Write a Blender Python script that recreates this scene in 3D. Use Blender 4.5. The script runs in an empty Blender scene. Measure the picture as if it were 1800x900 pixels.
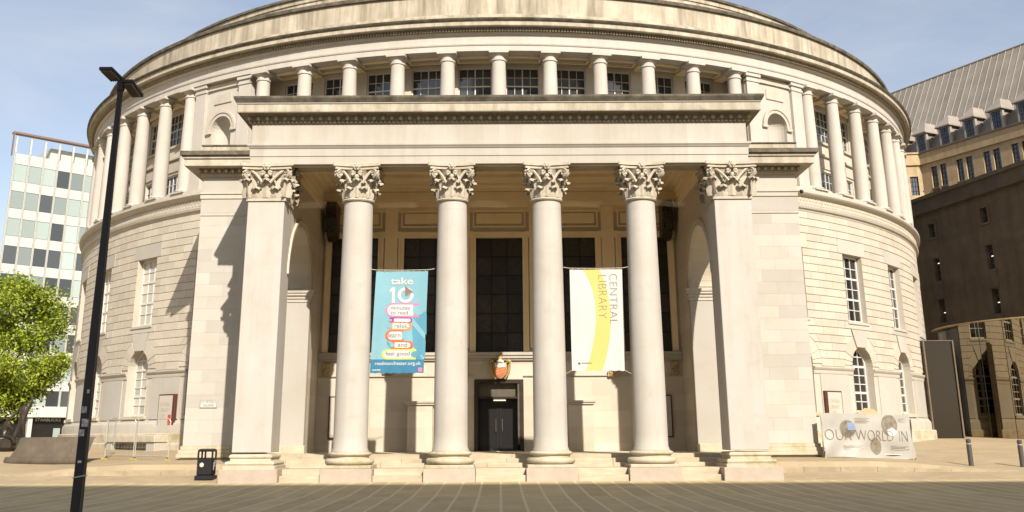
import bpy, bmesh, math, random
from mathutils import Matrix, Vector
rnd = random.Random(7)
sc = bpy.context.scene
C = sc.collection
R = math.radians
sin, cos, pi = math.sin, math.cos, math.pi

# ------------------------------------------------------------------ camera
cam_d = bpy.data.cameras.new('camera'); cam = bpy.data.objects.new('camera', cam_d); C.objects.link(cam)
cam_d.sensor_width = 36; cam_d.lens = 1730/1800*36
cam_d.shift_x = (900-877.5)/1800; cam_d.shift_y = -(450-278)/1800
cam_d.clip_start = .1; cam_d.clip_end = 5000
cam.location = (0, 0, 1.6)
cam.matrix_world = Matrix.Translation((0, 0, 1.6)) @ Matrix.Rotation(R(90+15.66), 4, 'X') @ Matrix.Rotation(R(-0.28), 4, 'Z')
sc.camera = cam

# ------------------------------------------------------------------ light
AZ, EL = R(18.8), R(35.7)          # sun behind the camera, to the right
to_sun = Vector((sin(AZ)*cos(EL), -cos(AZ)*cos(EL), sin(EL)))
w = bpy.data.worlds.new('World'); sc.world = w; w.use_nodes = True
nt = w.node_tree; N = nt.nodes; L = nt.links; N.clear()
sky = N.new('ShaderNodeTexSky'); sky.sky_type = 'NISHITA'; sky.sun_disc = False
sky.sun_elevation = EL; sky.sun_rotation = math.atan2(to_sun.x, to_sun.y)
sky.dust_density = 1.6; sky.air_density = 1.0; sky.ozone_density = 1.0; sky.altitude = 50
hs = N.new('ShaderNodeHueSaturation'); hs.inputs['Saturation'].default_value = .72; hs.inputs['Value'].default_value = 1.0
tc = N.new('ShaderNodeTexCoord'); mp = N.new('ShaderNodeMapping'); mp.inputs['Scale'].default_value = (1.1, 1.1, 3.2)
nz = N.new('ShaderNodeTexNoise'); nz.inputs['Scale'].default_value = 2.2; nz.inputs['Detail'].default_value = 7; nz.inputs['Roughness'].default_value = .62; nz.inputs['Distortion'].default_value = .6
cr = N.new('ShaderNodeValToRGB'); cr.color_ramp.elements[0].position = .40; cr.color_ramp.elements[0].color = (0, 0, 0, 1); cr.color_ramp.elements[1].position = .80; cr.color_ramp.elements[1].color = (.5, .5, .5, 1)
mx = N.new('ShaderNodeMix'); mx.data_type = 'RGBA'; mx.inputs['B'].default_value = (5.1, 5.1, 5.35, 1)
bg = N.new('ShaderNodeBackground'); bg.inputs['Strength'].default_value = .07
out = N.new('ShaderNodeOutputWorld')
L.new(sky.outputs[0], hs.inputs['Color']); L.new(tc.outputs['Generated'], mp.inputs[0]); L.new(mp.outputs[0], nz.inputs['Vector'])
L.new(nz.outputs[0], cr.inputs[0]); L.new(cr.outputs[0], mx.inputs['Factor']); L.new(hs.outputs[0], mx.inputs['A'])
L.new(mx.outputs['Result'], bg.inputs[0]); L.new(bg.outputs[0], out.inputs[0])
sun_d = bpy.data.lights.new('sun', 'SUN'); sun = bpy.data.objects.new('sun', sun_d); C.objects.link(sun)
sun_d.energy = 3.4; sun_d.angle = R(.53); sun_d.color = (1, .93, .83)
sun.rotation_euler = to_sun.to_track_quat('Z', 'Y').to_euler()
sc.view_settings.view_transform = 'Standard'; sc.view_settings.look = 'None'
sc.view_settings.gamma = 1; sc.view_settings.use_curve_mapping = False
sc.view_settings.exposure = 1.25
sc.cycles.max_bounces = 12; sc.cycles.diffuse_bounces = 8
sc.render.resolution_x, sc.render.resolution_y = 1024, 512

# ------------------------------------------------------------------ helpers
WM = {}
class MB:
    def __init__(s): s.v = []; s.f = []
    def add(s, vs, fs):
        b = len(s.v); s.v += [tuple(v) for v in vs]; s.f += [tuple(b+i for i in f) for f in fs]; return s
    def box(s, x0, x1, y0, y1, z0, z1):
        return s.add([(x0,y0,z0),(x1,y0,z0),(x1,y1,z0),(x0,y1,z0),(x0,y0,z1),(x1,y0,z1),(x1,y1,z1),(x0,y1,z1)],
                     [(0,3,2,1),(4,5,6,7),(0,1,5,4),(1,2,6,5),(2,3,7,6),(3,0,4,7)])
    def quad(s, a, b, c, d): return s.add([a,b,c,d], [(0,1,2,3)])
    def lathe(s, prof, a0=0, a1=360, n=48, cx=0, cy=0, close=False):
        # profile of (r, z); angle 0 faces -Y, positive towards +X
        full = abs(a1-a0) >= 360; m = n if full else n+1; P = len(prof); vs = []; fs = []
        for i in range(m):
            a = R(a0+(a1-a0)*i/n)
            for r, z in prof: vs.append((cx+r*sin(a), cy-r*cos(a), z))
        for i in range(n):
            j = (i+1) % m
            for k in range(P-1 if not close else P):
                l = (k+1) % P; fs.append((i*P+k, j*P+k, j*P+l, i*P+l))
        if close and not full: fs += [tuple(range(P)), tuple((m-1)*P+k for k in reversed(range(P)))]
        return s.add(vs, fs)
    def prism(s, poly, fa, fb):
        # poly of 2d points, fa/fb map a 2d point to 3d (two end caps)
        n = len(poly); vs = [fa(*p) for p in poly]+[fb(*p) for p in poly]
        fs = [tuple(range(n)), tuple(reversed(range(n, 2*n)))]+[(i, (i+1) % n, n+(i+1) % n, n+i) for i in range(n)]
        return s.add(vs, fs)
    def tube(s, pts, r, n=8, cap=True):
        pts = [Vector(p) for p in pts]; rs = r if isinstance(r, (list, tuple)) else [r]*len(pts); vs = []; fs = []
        up = Vector((0, 0, 1))
        for i, p in enumerate(pts):
            t = (pts[min(i+1, len(pts)-1)]-pts[max(i-1, 0)]).normalized()
            u = t.cross(up)
            if u.length < .05: u = t.cross(Vector((0, 1, 0)))
            u.normalize(); v = u.cross(t)
            for k in range(n):
                a = 2*pi*k/n; vs.append(p+(u*cos(a)+v*sin(a))*rs[i])
        for i in range(len(pts)-1):
            for k in range(n):
                fs.append((i*n+k, i*n+(k+1) % n, (i+1)*n+(k+1) % n, (i+1)*n+k))
        if cap: fs += [tuple(range(n)), tuple((len(pts)-1)*n+k for k in reversed(range(n)))]
        return s.add(vs, fs)
    def ball(s, c, r, n=8, m=6, sz=1):
        vs = []; fs = []
        for i in range(m+1):
            b = pi*i/m
            for k in range(n):
                a = 2*pi*k/n; vs.append((c[0]+r*sin(b)*cos(a), c[1]+r*sin(b)*sin(a), c[2]+r*sz*cos(b)))
        for i in range(m):
            for k in range(n): fs.append((i*n+k, i*n+(k+1) % n, (i+1)*n+(k+1) % n, (i+1)*n+k))
        return s.add(vs, fs)
    def mesh(s, name, mat, bevel=0, smooth=0):
        me = bpy.data.meshes.new(name); me.from_pydata([tuple(v) for v in s.v], [], s.f)
        bm = bmesh.new(); bm.from_mesh(me)
        bmesh.ops.remove_doubles(bm, verts=bm.verts, dist=1e-5)
        bmesh.ops.recalc_face_normals(bm, faces=bm.faces)
        if bevel: bmesh.ops.bevel(bm, geom=[e for e in bm.edges if len(e.link_faces) == 2 and e.calc_face_angle(0) > .5], offset=bevel, segments=1, affect='EDGES', clamp_overlap=True)
        bm.to_mesh(me); bm.free()
        if smooth:
            me.polygons.foreach_set('use_smooth', [True]*len(me.polygons)); me.set_sharp_from_angle(angle=R(smooth))
        me.materials.append(mat); return me
    def build(s, name, mat, parent=None, bevel=0, smooth=0, **k):
        return put(name, s.mesh(name, mat, bevel, smooth), parent, **k)

def put(name, me, parent=None, loc=(0,0,0), rz=0, scale=(1,1,1), **k):
    o = bpy.data.objects.new(name, me); C.objects.link(o)
    M = Matrix.LocRotScale(Vector(loc), Matrix.Rotation(rz, 3, 'Z'), Vector(scale))
    o.location = loc; o.rotation_euler = (0, 0, rz); o.scale = scale
    if parent:
        o.parent = parent; o.matrix_parent_inverse = WM[parent.name].inverted()
    WM[o.name] = M
    tag(o, **k); return o
def tag(o, label=None, cat=None, group=None, kind=None):
    if label: o['label'] = label
    if cat: o['category'] = cat
    if group: o['group'] = group
    if kind: o['kind'] = kind
def thing(name, label, cat, loc=(0,0,0), rz=0, group=None): return put(name, None, None, loc, rz, label=label, cat=cat, group=group)
def copy_tree(o, dM, parent=None):
    c = o.copy(); C.objects.link(c)
    if parent is None:
        W = dM @ WM[o.name]; c.location = W.to_translation(); c.rotation_euler = W.to_euler(); WM[c.name] = W
    else: c.parent = parent; WM[c.name] = dM @ WM[o.name]
    for ch in [x for x in bpy.data.objects if x.parent == o]: copy_tree(ch, dM, c)
    return c

# ------------------------------------------------------------------ materials
def mat(name, col, rough=.75, metal=0, spec=.4, var=.0, vscale=1.5, col2=None, streak=0, streakcol=(.16,.13,.085), streak_sc=(3.2,3.2,.18), spots=0, spotcol=(.2,.19,.07), spot_sc=1.3, spot_pos=.55, rand=0, bump=0, bscale=30, joints=None, emit=None, alpha=None, coat=0):
    m = bpy.data.materials.new(name); m.use_nodes = True; nt = m.node_tree; N = nt.nodes; L = nt.links
    b = N['Principled BSDF']; b.inputs['Roughness'].default_value = rough; b.inputs['Metallic'].default_value = metal
    b.inputs['Specular IOR Level'].default_value = spec; b.inputs['Base Color'].default_value = (*col, 1)
    if coat: b.inputs['Coat Weight'].default_value = coat
    g = N.new('ShaderNodeNewGeometry'); cur = None
    def rgb(c):
        n = N.new('ShaderNodeRGB'); n.outputs[0].default_value = (*c, 1); return n.outputs[0]
    cur = rgb(col)
    def noise(sc, det=5, rough=.6, vec=None, dist=0):
        n = N.new('ShaderNodeTexNoise'); n.inputs['Scale'].default_value = sc; n.inputs['Detail'].default_value = det; n.inputs['Roughness'].default_value = rough; n.inputs['Distortion'].default_value = dist
        L.new(vec or g.outputs['Position'], n.inputs['Vector']); return n.outputs[0]
    def ramp(s, p0, p1, v0=0., v1=1.):
        r = N.new('ShaderNodeMapRange'); r.inputs['From Min'].default_value = p0; r.inputs['From Max'].default_value = p1; r.inputs['To Min'].default_value = v0; r.inputs['To Max'].default_value = v1
        L.new(s, r.inputs['Value']); return r.outputs[0]
    def mixc(f, a, bb, mode='MIX'):
        n = N.new('ShaderNodeMix'); n.data_type = 'RGBA'; n.blend_type = mode
        if isinstance(f, float): n.inputs['Factor'].default_value = f
        else: L.new(f, n.inputs['Factor'])
        L.new(a, n.inputs['A']); L.new(bb, n.inputs['B']); return n.outputs['Result']
    if col2: cur = mixc(ramp(noise(vscale), .35, .68), cur, rgb(col2))
    elif var:
        cur = mixc(ramp(noise(vscale), .3, .7), cur, rgb(tuple(c*(1-var) for c in col)))
    if joints:      # (width, height, mortar shade)
        bw, bh, dark = joints[:3]
        mpn = N.new('ShaderNodeMapping'); mpn.inputs['Rotation'].default_value = (R(90), 0, 0) if len(joints) == 3 else (0, 0, 0)
        L.new(g.outputs['Position'], mpn.inputs[0])
        br = N.new('ShaderNodeTexBrick'); br.inputs['Scale'].default_value = 1; br.inputs['Brick Width'].default_value = bw; br.inputs['Row Height'].default_value = bh
        br.inputs['Mortar Size'].default_value = .006; br.inputs['Mortar Smooth'].default_value = .3
        br.inputs['Color1'].default_value = (1,1,1,1); br.inputs['Color2'].default_value = (.86,.85,.82,1); br.inputs['Mortar'].default_value = (dark,dark,dark,1)
        L.new(mpn.outputs[0], br.inputs['Vector']); cur = mixc(1.0, cur, br.outputs['Color'], 'MULTIPLY')
    if streak:
        mp = N.new('ShaderNodeMapping'); mp.inputs['Scale'].default_value = streak_sc; L.new(g.outputs['Position'], mp.inputs[0])
        cur = mixc(ramp(noise(1.0, 6, .65, mp.outputs[0]), .42, .72, 0, streak), cur, rgb(streakcol))
    if spots: cur = mixc(ramp(noise(spot_sc, 7, .7, None, .5), spot_pos, spot_pos+.17, 0, spots), cur, rgb(spotcol))
    if rand:
        oi = N.new('ShaderNodeObjectInfo'); r = ramp(oi.outputs['Random'], 0, 1, 1-rand, 1+rand*.6)
        cm = N.new('ShaderNodeVectorMath'); cm.operation = 'SCALE'; L.new(cur, cm.inputs[0]); L.new(r, cm.inputs['Scale']); cur = cm.outputs[0]
    L.new(cur, b.inputs['Base Color'])
    if bump:
        bn = N.new('ShaderNodeBump'); bn.inputs['Strength'].default_value = bump; bn.inputs['Distance'].default_value = .02
        L.new(noise(bscale, 6, .65), bn.inputs['Height']); L.new(bn.outputs[0], b.inputs['Normal'])
    if emit: b.inputs['Emission Color'].default_value = (*emit[0], 1); b.inputs['Emission Strength'].default_value = emit[1]
    if alpha is not None: b.inputs['Alpha'].default_value = alpha
    return m

ST = (.46, .42, .355)
M = dict(
 stone=mat('portland_stone', (.425,.388,.328), .85, col2=(.395,.35,.277), vscale=.9, spots=.35, spotcol=(.32,.26,.175), spot_sc=.7, rand=.05, bump=.12, bscale=24, streak=.15),
 frz=mat('entablature_stone', (.43,.40,.35), .82, col2=(.405,.365,.305), vscale=.8, spots=.3, spotcol=(.34,.285,.2), spot_sc=1.2, streak=.18, streak_sc=(3,3,.3), bump=.12, joints=(1.65,5.0,.86)),
 shaft=mat('column_stone', (.425,.394,.35), .82, col2=(.398,.36,.305), vscale=.8, spots=.35, spotcol=(.33,.28,.205), spot_sc=1.6, rand=.03, bump=.15, bscale=30, streak=.25, streakcol=(.27,.23,.17), streak_sc=(4,4,.35)),
 block=mat('rusticated_stone', (.445,.395,.32), .88, col2=(.41,.355,.275), vscale=1.1, spots=.3, spotcol=(.33,.27,.18), spot_sc=2.5, rand=.10, bump=.3, bscale=22),
 joint=mat('wall_joint', (.36,.29,.19), .95, var=.2, bump=.2),
 ash=mat('ashlar_stone', (.405,.376,.33), .85, col2=(.38,.343,.283), vscale=.7, rand=.11, spots=.25, spotcol=(.32,.27,.19), spot_sc=1.1, bump=.12),
 inner=mat('portico_stone', (.52,.47,.39), .85, col2=(.47,.41,.315), vscale=.6, spots=.3, spotcol=(.38,.31,.215), spot_sc=.9, bump=.1, joints=(1.5,.62,.82)),
 ceil=mat('ceiling_stone', (.78,.64,.42), .85, col2=(.70,.565,.355), vscale=.9),
 attic=mat('weathered_parapet', (.45,.395,.31), .9, col2=(.36,.305,.22), vscale=1.2, streak=.95, streakcol=(.16,.135,.09), streak_sc=(2.4,2.4,.22), bump=.2),
 cornice=mat('weathered_cornice', (.44,.39,.31), .9, col2=(.35,.30,.22), vscale=1.6, streak=.6, streakcol=(.15,.13,.085), streak_sc=(3,3,.3), spots=.6, spotcol=(.11,.095,.055), spot_sc=2.2, spot_pos=.56, bump=.2),
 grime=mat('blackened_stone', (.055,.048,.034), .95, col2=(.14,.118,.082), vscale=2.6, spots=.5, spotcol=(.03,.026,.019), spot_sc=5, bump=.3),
 shadecarve=mat('painted_shade_carving', (.27,.225,.155), .9, col2=(.19,.155,.105), vscale=4, bump=.2),  # cornice shade put into the colour of the mouldings beneath
 carved=mat('carved_stone', (.44,.39,.305), .88, col2=(.37,.31,.225), vscale=5, spots=.4, spotcol=(.22,.18,.12), spot_sc=6, bump=.2),
 base=mat('mossy_base_stone', (.45,.395,.30), .9, col2=(.39,.325,.22), vscale=1.7, spots=.7, spotcol=(.26,.215,.085), spot_sc=1.5, spot_pos=.5, bump=.25),
 granite=mat('pink_granite', (.38,.315,.25), .7, col2=(.33,.265,.205), vscale=2.2, spots=.5, spotcol=(.46,.39,.31), spot_sc=40, spot_pos=.5, rand=.06),
 step=mat('step_stone', (.46,.39,.28), .85, col2=(.40,.33,.225), vscale=1.5, streak=.35, streak_sc=(.8,3,6), spots=.4, spotcol=(.29,.235,.15), spot_sc=4, rand=.06, bump=.2),
 flank=mat('worn_step_stone', (.35,.285,.19), .88, col2=(.27,.215,.135), vscale=2.2, streak=.45, streakcol=(.17,.14,.085), streak_sc=(1.2,3,4), rand=.10, bump=.25),
 floor=mat('platform_paving', (.60,.50,.35), .8, col2=(.52,.43,.29), vscale=1.0, joints=(1.2,.8,.7,1)),
 pave=mat('plaza_paving', (.45,.352,.185), .8, col2=(.38,.29,.148), vscale=.7, rand=.12, spots=.35, spotcol=(.26,.20,.11), spot_sc=1.4, streak=.35, streakcol=(.28,.22,.125), streak_sc=(1.7,.8,1), bump=.1),
 paveline=mat('pale_paving_setts', (.58,.475,.275), .85, var=.15, vscale=6),
 ground=mat('buff_paving', (.36,.28,.17), .85, col2=(.315,.24,.145), vscale=.5, joints=(.6,.3,.82,1), spots=.25, spotcol=(.26,.20,.125), spot_sc=.8),
 white=mat('white_window_paint', (.52,.495,.44), .5),
 glass=mat('window_glass', (.018,.018,.017), .04, spec=.6),
 glassblue=mat('ring_window_glass', (.03,.032,.036), .05, spec=.8),
 reflglass=mat('painted_reflection_glass', (.42,.40,.34), .12, spec=.6, rand=.25),  # pale tone paints a bright sky reflection into the left-hand panes
 lead=mat('leaded_glass', (.042,.035,.024), .3, spec=.4, var=.5, vscale=6, rand=.5, bump=.4, bscale=18, spots=.6, spotcol=(.085,.068,.042), spot_sc=18, spot_pos=.52),
 leadbar=mat('lead_bars', (.008,.007,.006), .6),
 bronze=mat('dark_bronze', (.05,.038,.026), .42, metal=.5, var=.3, vscale=4),
 bronzelit=mat('lit_bronze', (.13,.11,.08), .4, metal=.3, var=.3, vscale=4),  # lighter copy of the bronze, lit look put into the colour
 dark=mat('dark_interior', (.012,.011,.011), .3),
 gold=mat('gilding', (.46,.31,.11), .5, metal=.3, var=.3, vscale=14),
 red=mat('heraldic_red', (.50,.10,.05), .5),
 silver=mat('heraldic_silver', (.60,.56,.48), .45),
 relief=mat('gilded_relief', (.42,.33,.19), .7, var=.3, vscale=20, bump=.6, bscale=25),
 black=mat('black_paint', (.012,.011,.012), .38, spec=.4, var=.3, vscale=5),
 pole=mat('dark_pole_paint', (.026,.020,.020), .5, spec=.3, var=.35, vscale=3),
 louvre=mat('louvre_metal', (.22,.18,.13), .5, metal=.3),
 sticker=mat('torn_sticker', (.62,.60,.58), .7, col2=(.12,.11,.12), vscale=22),
 steel=mat('galvanised_steel', (.60,.57,.50), .4, metal=.6, var=.15),
 yellow=mat('yellow_plastic', (.38,.27,.05), .7),
 bollard=mat('grey_bollard', (.085,.078,.068), .45, metal=.4),
 maroon=mat('maroon_frame', (.075,.022,.015), .45),
 poster=mat('cream_poster', (.41,.375,.31), .5, spec=.5),
 posterink=mat('pale_gold_ink', (.25,.19,.11), .6),
 posterred=mat('red_print', (.42,.05,.035), .5),
 signwhite=mat('sign_white', (.46,.44,.39), .5),
 signink=mat('sign_ink', (.14,.13,.115), .6),
 bblue=mat('banner_sky_blue', (.16,.315,.365), .75, spec=.15, col2=(.20,.35,.39), vscale=.5),
 bblue2=mat('banner_mid_blue', (.085,.235,.31), .75, spec=.15),
 bblue3=mat('banner_deep_blue', (.04,.155,.25), .75, spec=.15),
 bwhite=mat('print_white', (.47,.46,.435), .75, spec=.15),
 bpink=mat('print_pink', (.50,.17,.27), .75, spec=.15),
 bpurple=mat('print_purple', (.25,.035,.20), .75, spec=.15),
 borange=mat('print_orange', (.50,.21,.08), .75, spec=.15),
 bred=mat('print_red_orange', (.46,.115,.05), .75, spec=.15),
 bgreen=mat('print_lime', (.42,.47,.10), .75, spec=.15),
 bgrey=mat('print_grey', (.10,.095,.095), .75, spec=.15),
 bbrown=mat('print_photo_brown', (.19,.13,.105), .75, spec=.15),
 byellow=mat('banner_yellow', (.46,.40,.13), .75, spec=.15),
 bink=mat('print_olive', (.21,.19,.125), .75, spec=.15),
 hoardink=mat('hoarding_ink', (.17,.145,.095), .7, spec=.15),
 banwhite=mat('banner_white', (.46,.445,.42), .75, spec=.15, var=.04),
 net=mat('bird_netting', (.62,.50,.33), .9, alpha=.035),
 rope=mat('rope', (.45,.38,.28), .9),
 tarp=mat('grey_tarpaulin', (.335,.315,.275), .6, col2=(.29,.27,.235), vscale=1.8),
 photo=mat('printed_photo', (.13,.105,.07), .6, col2=(.22,.185,.13), vscale=5, spots=.7, spotcol=(.05,.045,.04), spot_sc=6, spot_pos=.5),
 photob=mat('printed_sky', (.18,.24,.37), .6),
 wood=mat('plywood', (.50,.36,.20), .7, var=.2, vscale=6),
 officewhite=mat('white_cladding', (.43,.43,.39), .55, var=.04),
 officegreen=mat('pale_green_glass', (.27,.32,.29), .08, spec=.8, rand=.45),
 officedark=mat('dark_office_glass', (.05,.055,.055), .06, spec=.8, rand=.4),
 officebrown=mat('brown_trim', (.17,.11,.08), .5),
 shopdark=mat('shopfront', (.015,.013,.012), .2),
 leadroof=mat('lead_roof', (.27,.235,.195), .7, metal=.05, col2=(.215,.185,.155), vscale=.8, rand=.14, bump=.1),
 leadseam=mat('lead_seam', (.29,.255,.215), .7),
 thstone=mat('town_hall_sandstone', (.44,.33,.195), .9, col2=(.36,.26,.145), vscale=1.6, spots=.5, spotcol=(.20,.145,.08), spot_sc=2.4, streak=.35, streakcol=(.15,.11,.065), bump=.2, joints=(.9,.42,.80)),
 thdark=mat('dark_brown_sandstone', (.155,.115,.075), .92, col2=(.11,.082,.054), vscale=.7, spots=.5, spotcol=(.07,.052,.036), spot_sc=1.1, streak=.5, streakcol=(.06,.045,.03), streak_sc=(1.5,1.5,.2), joints=(1.2,.45,.80), bump=.2),  # darker brown variant of the sandstone, for lower wall and copings
 thblack=mat('blackish_cornice', (.085,.065,.045), .92, col2=(.12,.09,.06), vscale=1.2),  # near-black brown for the lower cornice and window frames
 thglass=mat('leaded_blue_glass', (.05,.055,.07), .08, spec=.9, rand=.5),
 lamp=mat('lit_office_lamp', (.8,.7,.5), .5, emit=((1,.85,.6), .7)),
 screen=mat('brown_tinted_screen', (.022,.017,.011), .12, spec=.22),
 mirror=mat('tinted_glass_wall', (.27,.23,.165), .015, metal=1.0),
 slate=mat('dark_granite_seat', (.075,.056,.038), .7, col2=(.11,.085,.056), vscale=1.5, spots=.5, spotcol=(.15,.12,.08), spot_sc=4, bump=.6, streak=.3),
 bark=mat('bark', (.09,.07,.05), .9, var=.4, vscale=8, bump=.5),
 leaf=None,
 shrub=mat('dark_foliage', (.045,.035,.02), .8, var=.5, vscale=3),
 behind=mat('pale_render', (.72,.64,.52), .8, var=.1),
)
lm = bpy.data.materials.new('spring_leaves'); lm.use_nodes = True
_n = lm.node_tree; _b = _n.nodes['Principled BSDF']; _b.inputs['Roughness'].default_value = .55
_g = _n.nodes.new('ShaderNodeNewGeometry'); _r = _n.nodes.new('ShaderNodeValToRGB')
_r.color_ramp.elements[0].color = (.15,.21,.015,1); _r.color_ramp.elements[1].color = (.42,.48,.05,1)
_n.links.new(_g.outputs['Random Per Island'], _r.inputs[0]); _n.links.new(_r.outputs[0], _b.inputs['Base Color'])
_t = _n.nodes.new('ShaderNodeBsdfTranslucent'); _n.links.new(_r.outputs[0], _t.inputs[0]); _m = _n.nodes.new('ShaderNodeMixShader'); _m.inputs[0].default_value = .35
_n.links.new(_b.outputs[0], _m.inputs[1]); _n.links.new(_t.outputs[0], _m.inputs[2]); _n.links.new(_m.outputs[0], _n.nodes['Material Output'].inputs[0])
M['leaf'] = lm

# ------------------------------------------------------------------ ground
def lerp_tab(tab, x):
    if x <= tab[0][0]: return tab[0][1]
    for (a, va), (b, vb) in zip(tab, tab[1:]):
        if x <= b: return va+(vb-va)*(x-a)/(b-a)
    return tab[-1][1]
GA = [(27.6, 0), (33, .13), (35.02, .30)]
GL = [(35.4, .64), (38.5, .72), (43, 1.0), (50, 1.3), (56, 1.42)]
GR = [(33, .13), (35.4, .31), (41, .75), (47, 1.1), (56, 1.42)]
def smooth(x, a, b):
    t = min(1, max(0, (x-a)/(b-a))); return t*t*(3-2*t)
def ramp_w(X): return smooth(abs(X), 12.6, 17.6)
def ground_z(X, Y):
    if abs(X) < 9.01 and Y > 33: return .12
    if Y <= 35.03: return lerp_tab(GA, Y)
    k = ramp_w(X); return lerp_tab(GL, Y)*(1-k)+lerp_tab(GR, Y)*k
xs = [-900,-300,-120,-60,-40,-30]+[-24+.8*i for i in range(16)]+[-11.2,-10,-9.02,-9.0]+[-8,0,8]
xs = xs+[-x for x in reversed(xs) if x < -8]
ys = [-400,-120,-40,0,20,27.6,30.3,33,34,35.02,35.35,35.7,36.2,37,38.5,40,41.5,43,45,47,50,53,56,80,150,400,2500]
g = MB(); nx = len(xs)
for y in ys:
    for x in xs: g.v.append((x, y, ground_z(x, y)))
for j in range(len(ys)-1):
    for i in range(nx-1): g.f.append((j*nx+i, j*nx+i+1, (j+1)*nx+i+1, (j+1)*nx+i))
ground = g.build('ground', M['ground'], kind='structure')
# plaza: pale setts showing between long paving strips
p = MB()
for y0, y1 in ((8, 27.6), (27.6, 32.93)):
    p.quad((-60, y0, lerp_tab(GA, y0)+.0122), (60, y0, lerp_tab(GA, y0)+.0122), (60, y1, lerp_tab(GA, y1)+.0122), (-60, y1, lerp_tab(GA, y1)+.0122))
plaza = p.build('plaza', M['paveline'], kind='structure')
def strip_mb(mb, x0, x1, y0, y1):
    za, zb = lerp_tab(GA, y0), lerp_tab(GA, y1)
    mb.add([(x0,y0,za+.005),(x1,y0,za+.005),(x1,y1,zb+.005),(x0,y1,zb+.005),(x0,y0,za+.013),(x1,y0,za+.013),(x1,y1,zb+.013),(x0,y1,zb+.013)],
           [(4,5,6,7),(0,1,5,4),(1,2,6,5),(2,3,7,6),(3,0,4,7)])
far = MB(); SP = .585
for i in range(-100, 101):
    x = i*SP
    for y0, y1 in ((8, 27.57), (27.6, 32.92)):
        if abs(x) < 17.6:
            mb = MB(); strip_mb(mb, x+.035, x+SP-.035, y0, y1); mb.build('paving_strip', M['pave'], plaza)
        else: strip_mb(far, x+.035, x+SP-.035, y0, y1)
far.build('paving_strip', M['pave'], plaza, kind='stuff')

# ------------------------------------------------------------------ library: the round building
CY = 66.0
lib = thing('library_building', 'round pale stone library with columned portico and upper colonnade', 'library', (0, CY, 0))
def W(a, r, z): return (r*sin(R(a)), CY-r*cos(R(a)), z)
def Lc(th, rg):
    s, c = sin(R(th)), cos(R(th))
    return lambda a, d, z: ((rg+d)*s+a*c, CY-(rg+d)*c+a*s, z)
def boxL(mb, f, a0, a1, d0, d1, z0, z1):
    return mb.add([f(a0,d0,z0),f(a1,d0,z0),f(a1,d1,z0),f(a0,d1,z0),f(a0,d0,z1),f(a1,d0,z1),f(a1,d1,z1),f(a0,d1,z1)],
                  [(0,3,2,1),(4,5,6,7),(0,1,5,4),(1,2,6,5),(2,3,7,6),(3,0,4,7)])
def ring(name, prof, mtl, a0=0, a1=360, n=240, parent=lib, sm=30, close=False, **k):
    return MB().lathe(prof, a0, a1, n, 0, CY, close).build(name, mtl, parent, smooth=sm, **k)

pane_me = {}
def pane(parent, mtl, f, th, a0, a1, z0, z1, d=0):
    if mtl.name not in pane_me: pane_me[mtl.name] = MB().box(-.5, .5, -.5, .5, -.5, .5).mesh('pane', mtl)
    put('pane', pane_me[mtl.name], parent, f((a0+a1)/2, d, (z0+z1)/2), R(th), (a1-a0, .012, z1-z0))
def window(th, rg, w_, z0, z1, cols, rows, bar, mtl, frame_mat, heavy=(), heavyc=(), arch=False, each=True, name='window', f=None):
    f = f or Lc(th, rg); fr = MB(); h = w_/2; zs = z1 if not arch else z1-h
    b = bar
    boxL(fr, f, -h, -h+2*b, -.03, .06, z0, zs); boxL(fr, f, h-2*b, h, -.03, .06, z0, zs); boxL(fr, f, -h+2*b, h-2*b, -.03, .07, z0, z0+2*b)
    if not arch: boxL(fr, f, -h+2*b, h-2*b, -.03, .06, z1-2*b, z1)
    else:
        for i in range(14):
            t0, t1 = pi*i/14, pi*(i+1)/14
            pts = [(h*cos(t0), zs+h*sin(t0)), (h*cos(t1), zs+h*sin(t1)), ((h-2*b)*cos(t1), zs+(h-2*b)*sin(t1)), ((h-2*b)*cos(t0), zs+(h-2*b)*sin(t0))]
            fr.prism(pts, lambda a, z: f(a, -.03, z), lambda a, z: f(a, .06, z))
    ac = [-h+2*b+(w_-4*b)*i/cols for i in range(cols+1)]; top = zs if arch else z1-2*b
    zr = [z0+2*b+(top-z0-2*b)*i/rows for i in range(rows+1)]
    for i in range(1, cols):
        t = b*(1.7 if i in heavyc else .8); zt = z1-2*b if not arch else zs+math.sqrt(max(0, (h-b)**2-ac[i]**2))
        boxL(fr, f, ac[i]-t/2, ac[i]+t/2, -.02, .045, z0+2*b, zt)
    for j in range(1, rows+(1 if arch else 0)):
        t = b*(2.0 if j in heavy else .8); boxL(fr, f, -h+2*b, h-2*b, -.02, .05 if j in heavy else .04, zr[j]-t/2, zr[j]+t/2)
    if arch: boxL(fr, f, -h*.8, h*.8, -.02, .04, zs+h*.52-b*.4, zs+h*.52+b*.4)
    wo = fr.build(name, frame_mat, lib)
    if each:
        for i in range(cols):
            for j in range(rows): pane(wo, mtl, f, th, ac[i], ac[i+1], zr[j], zr[j+1])
        if arch:
            mb = MB(); mb.prism([(h*.97*cos(pi*i/14), zs+h*.97*sin(pi*i/14)) for i in range(15)], lambda a, z: f(a, -.006, z), lambda a, z: f(a, .006, z)); mb.build('pane', mtl, wo)
    else:
        mb = MB(); pts = [(-h, z0), (h, z0)]+([(h*.99*cos(pi*i/14), zs+h*.99*sin(pi*i/14)) for i in range(15)] if arch else [(h, z1), (-h, z1)])
        mb.prism(pts, lambda a, z: f(a, -.006, z), lambda a, z: f(a, .006, z)); mb.build('pane', mtl, wo)
    return wo

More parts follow.
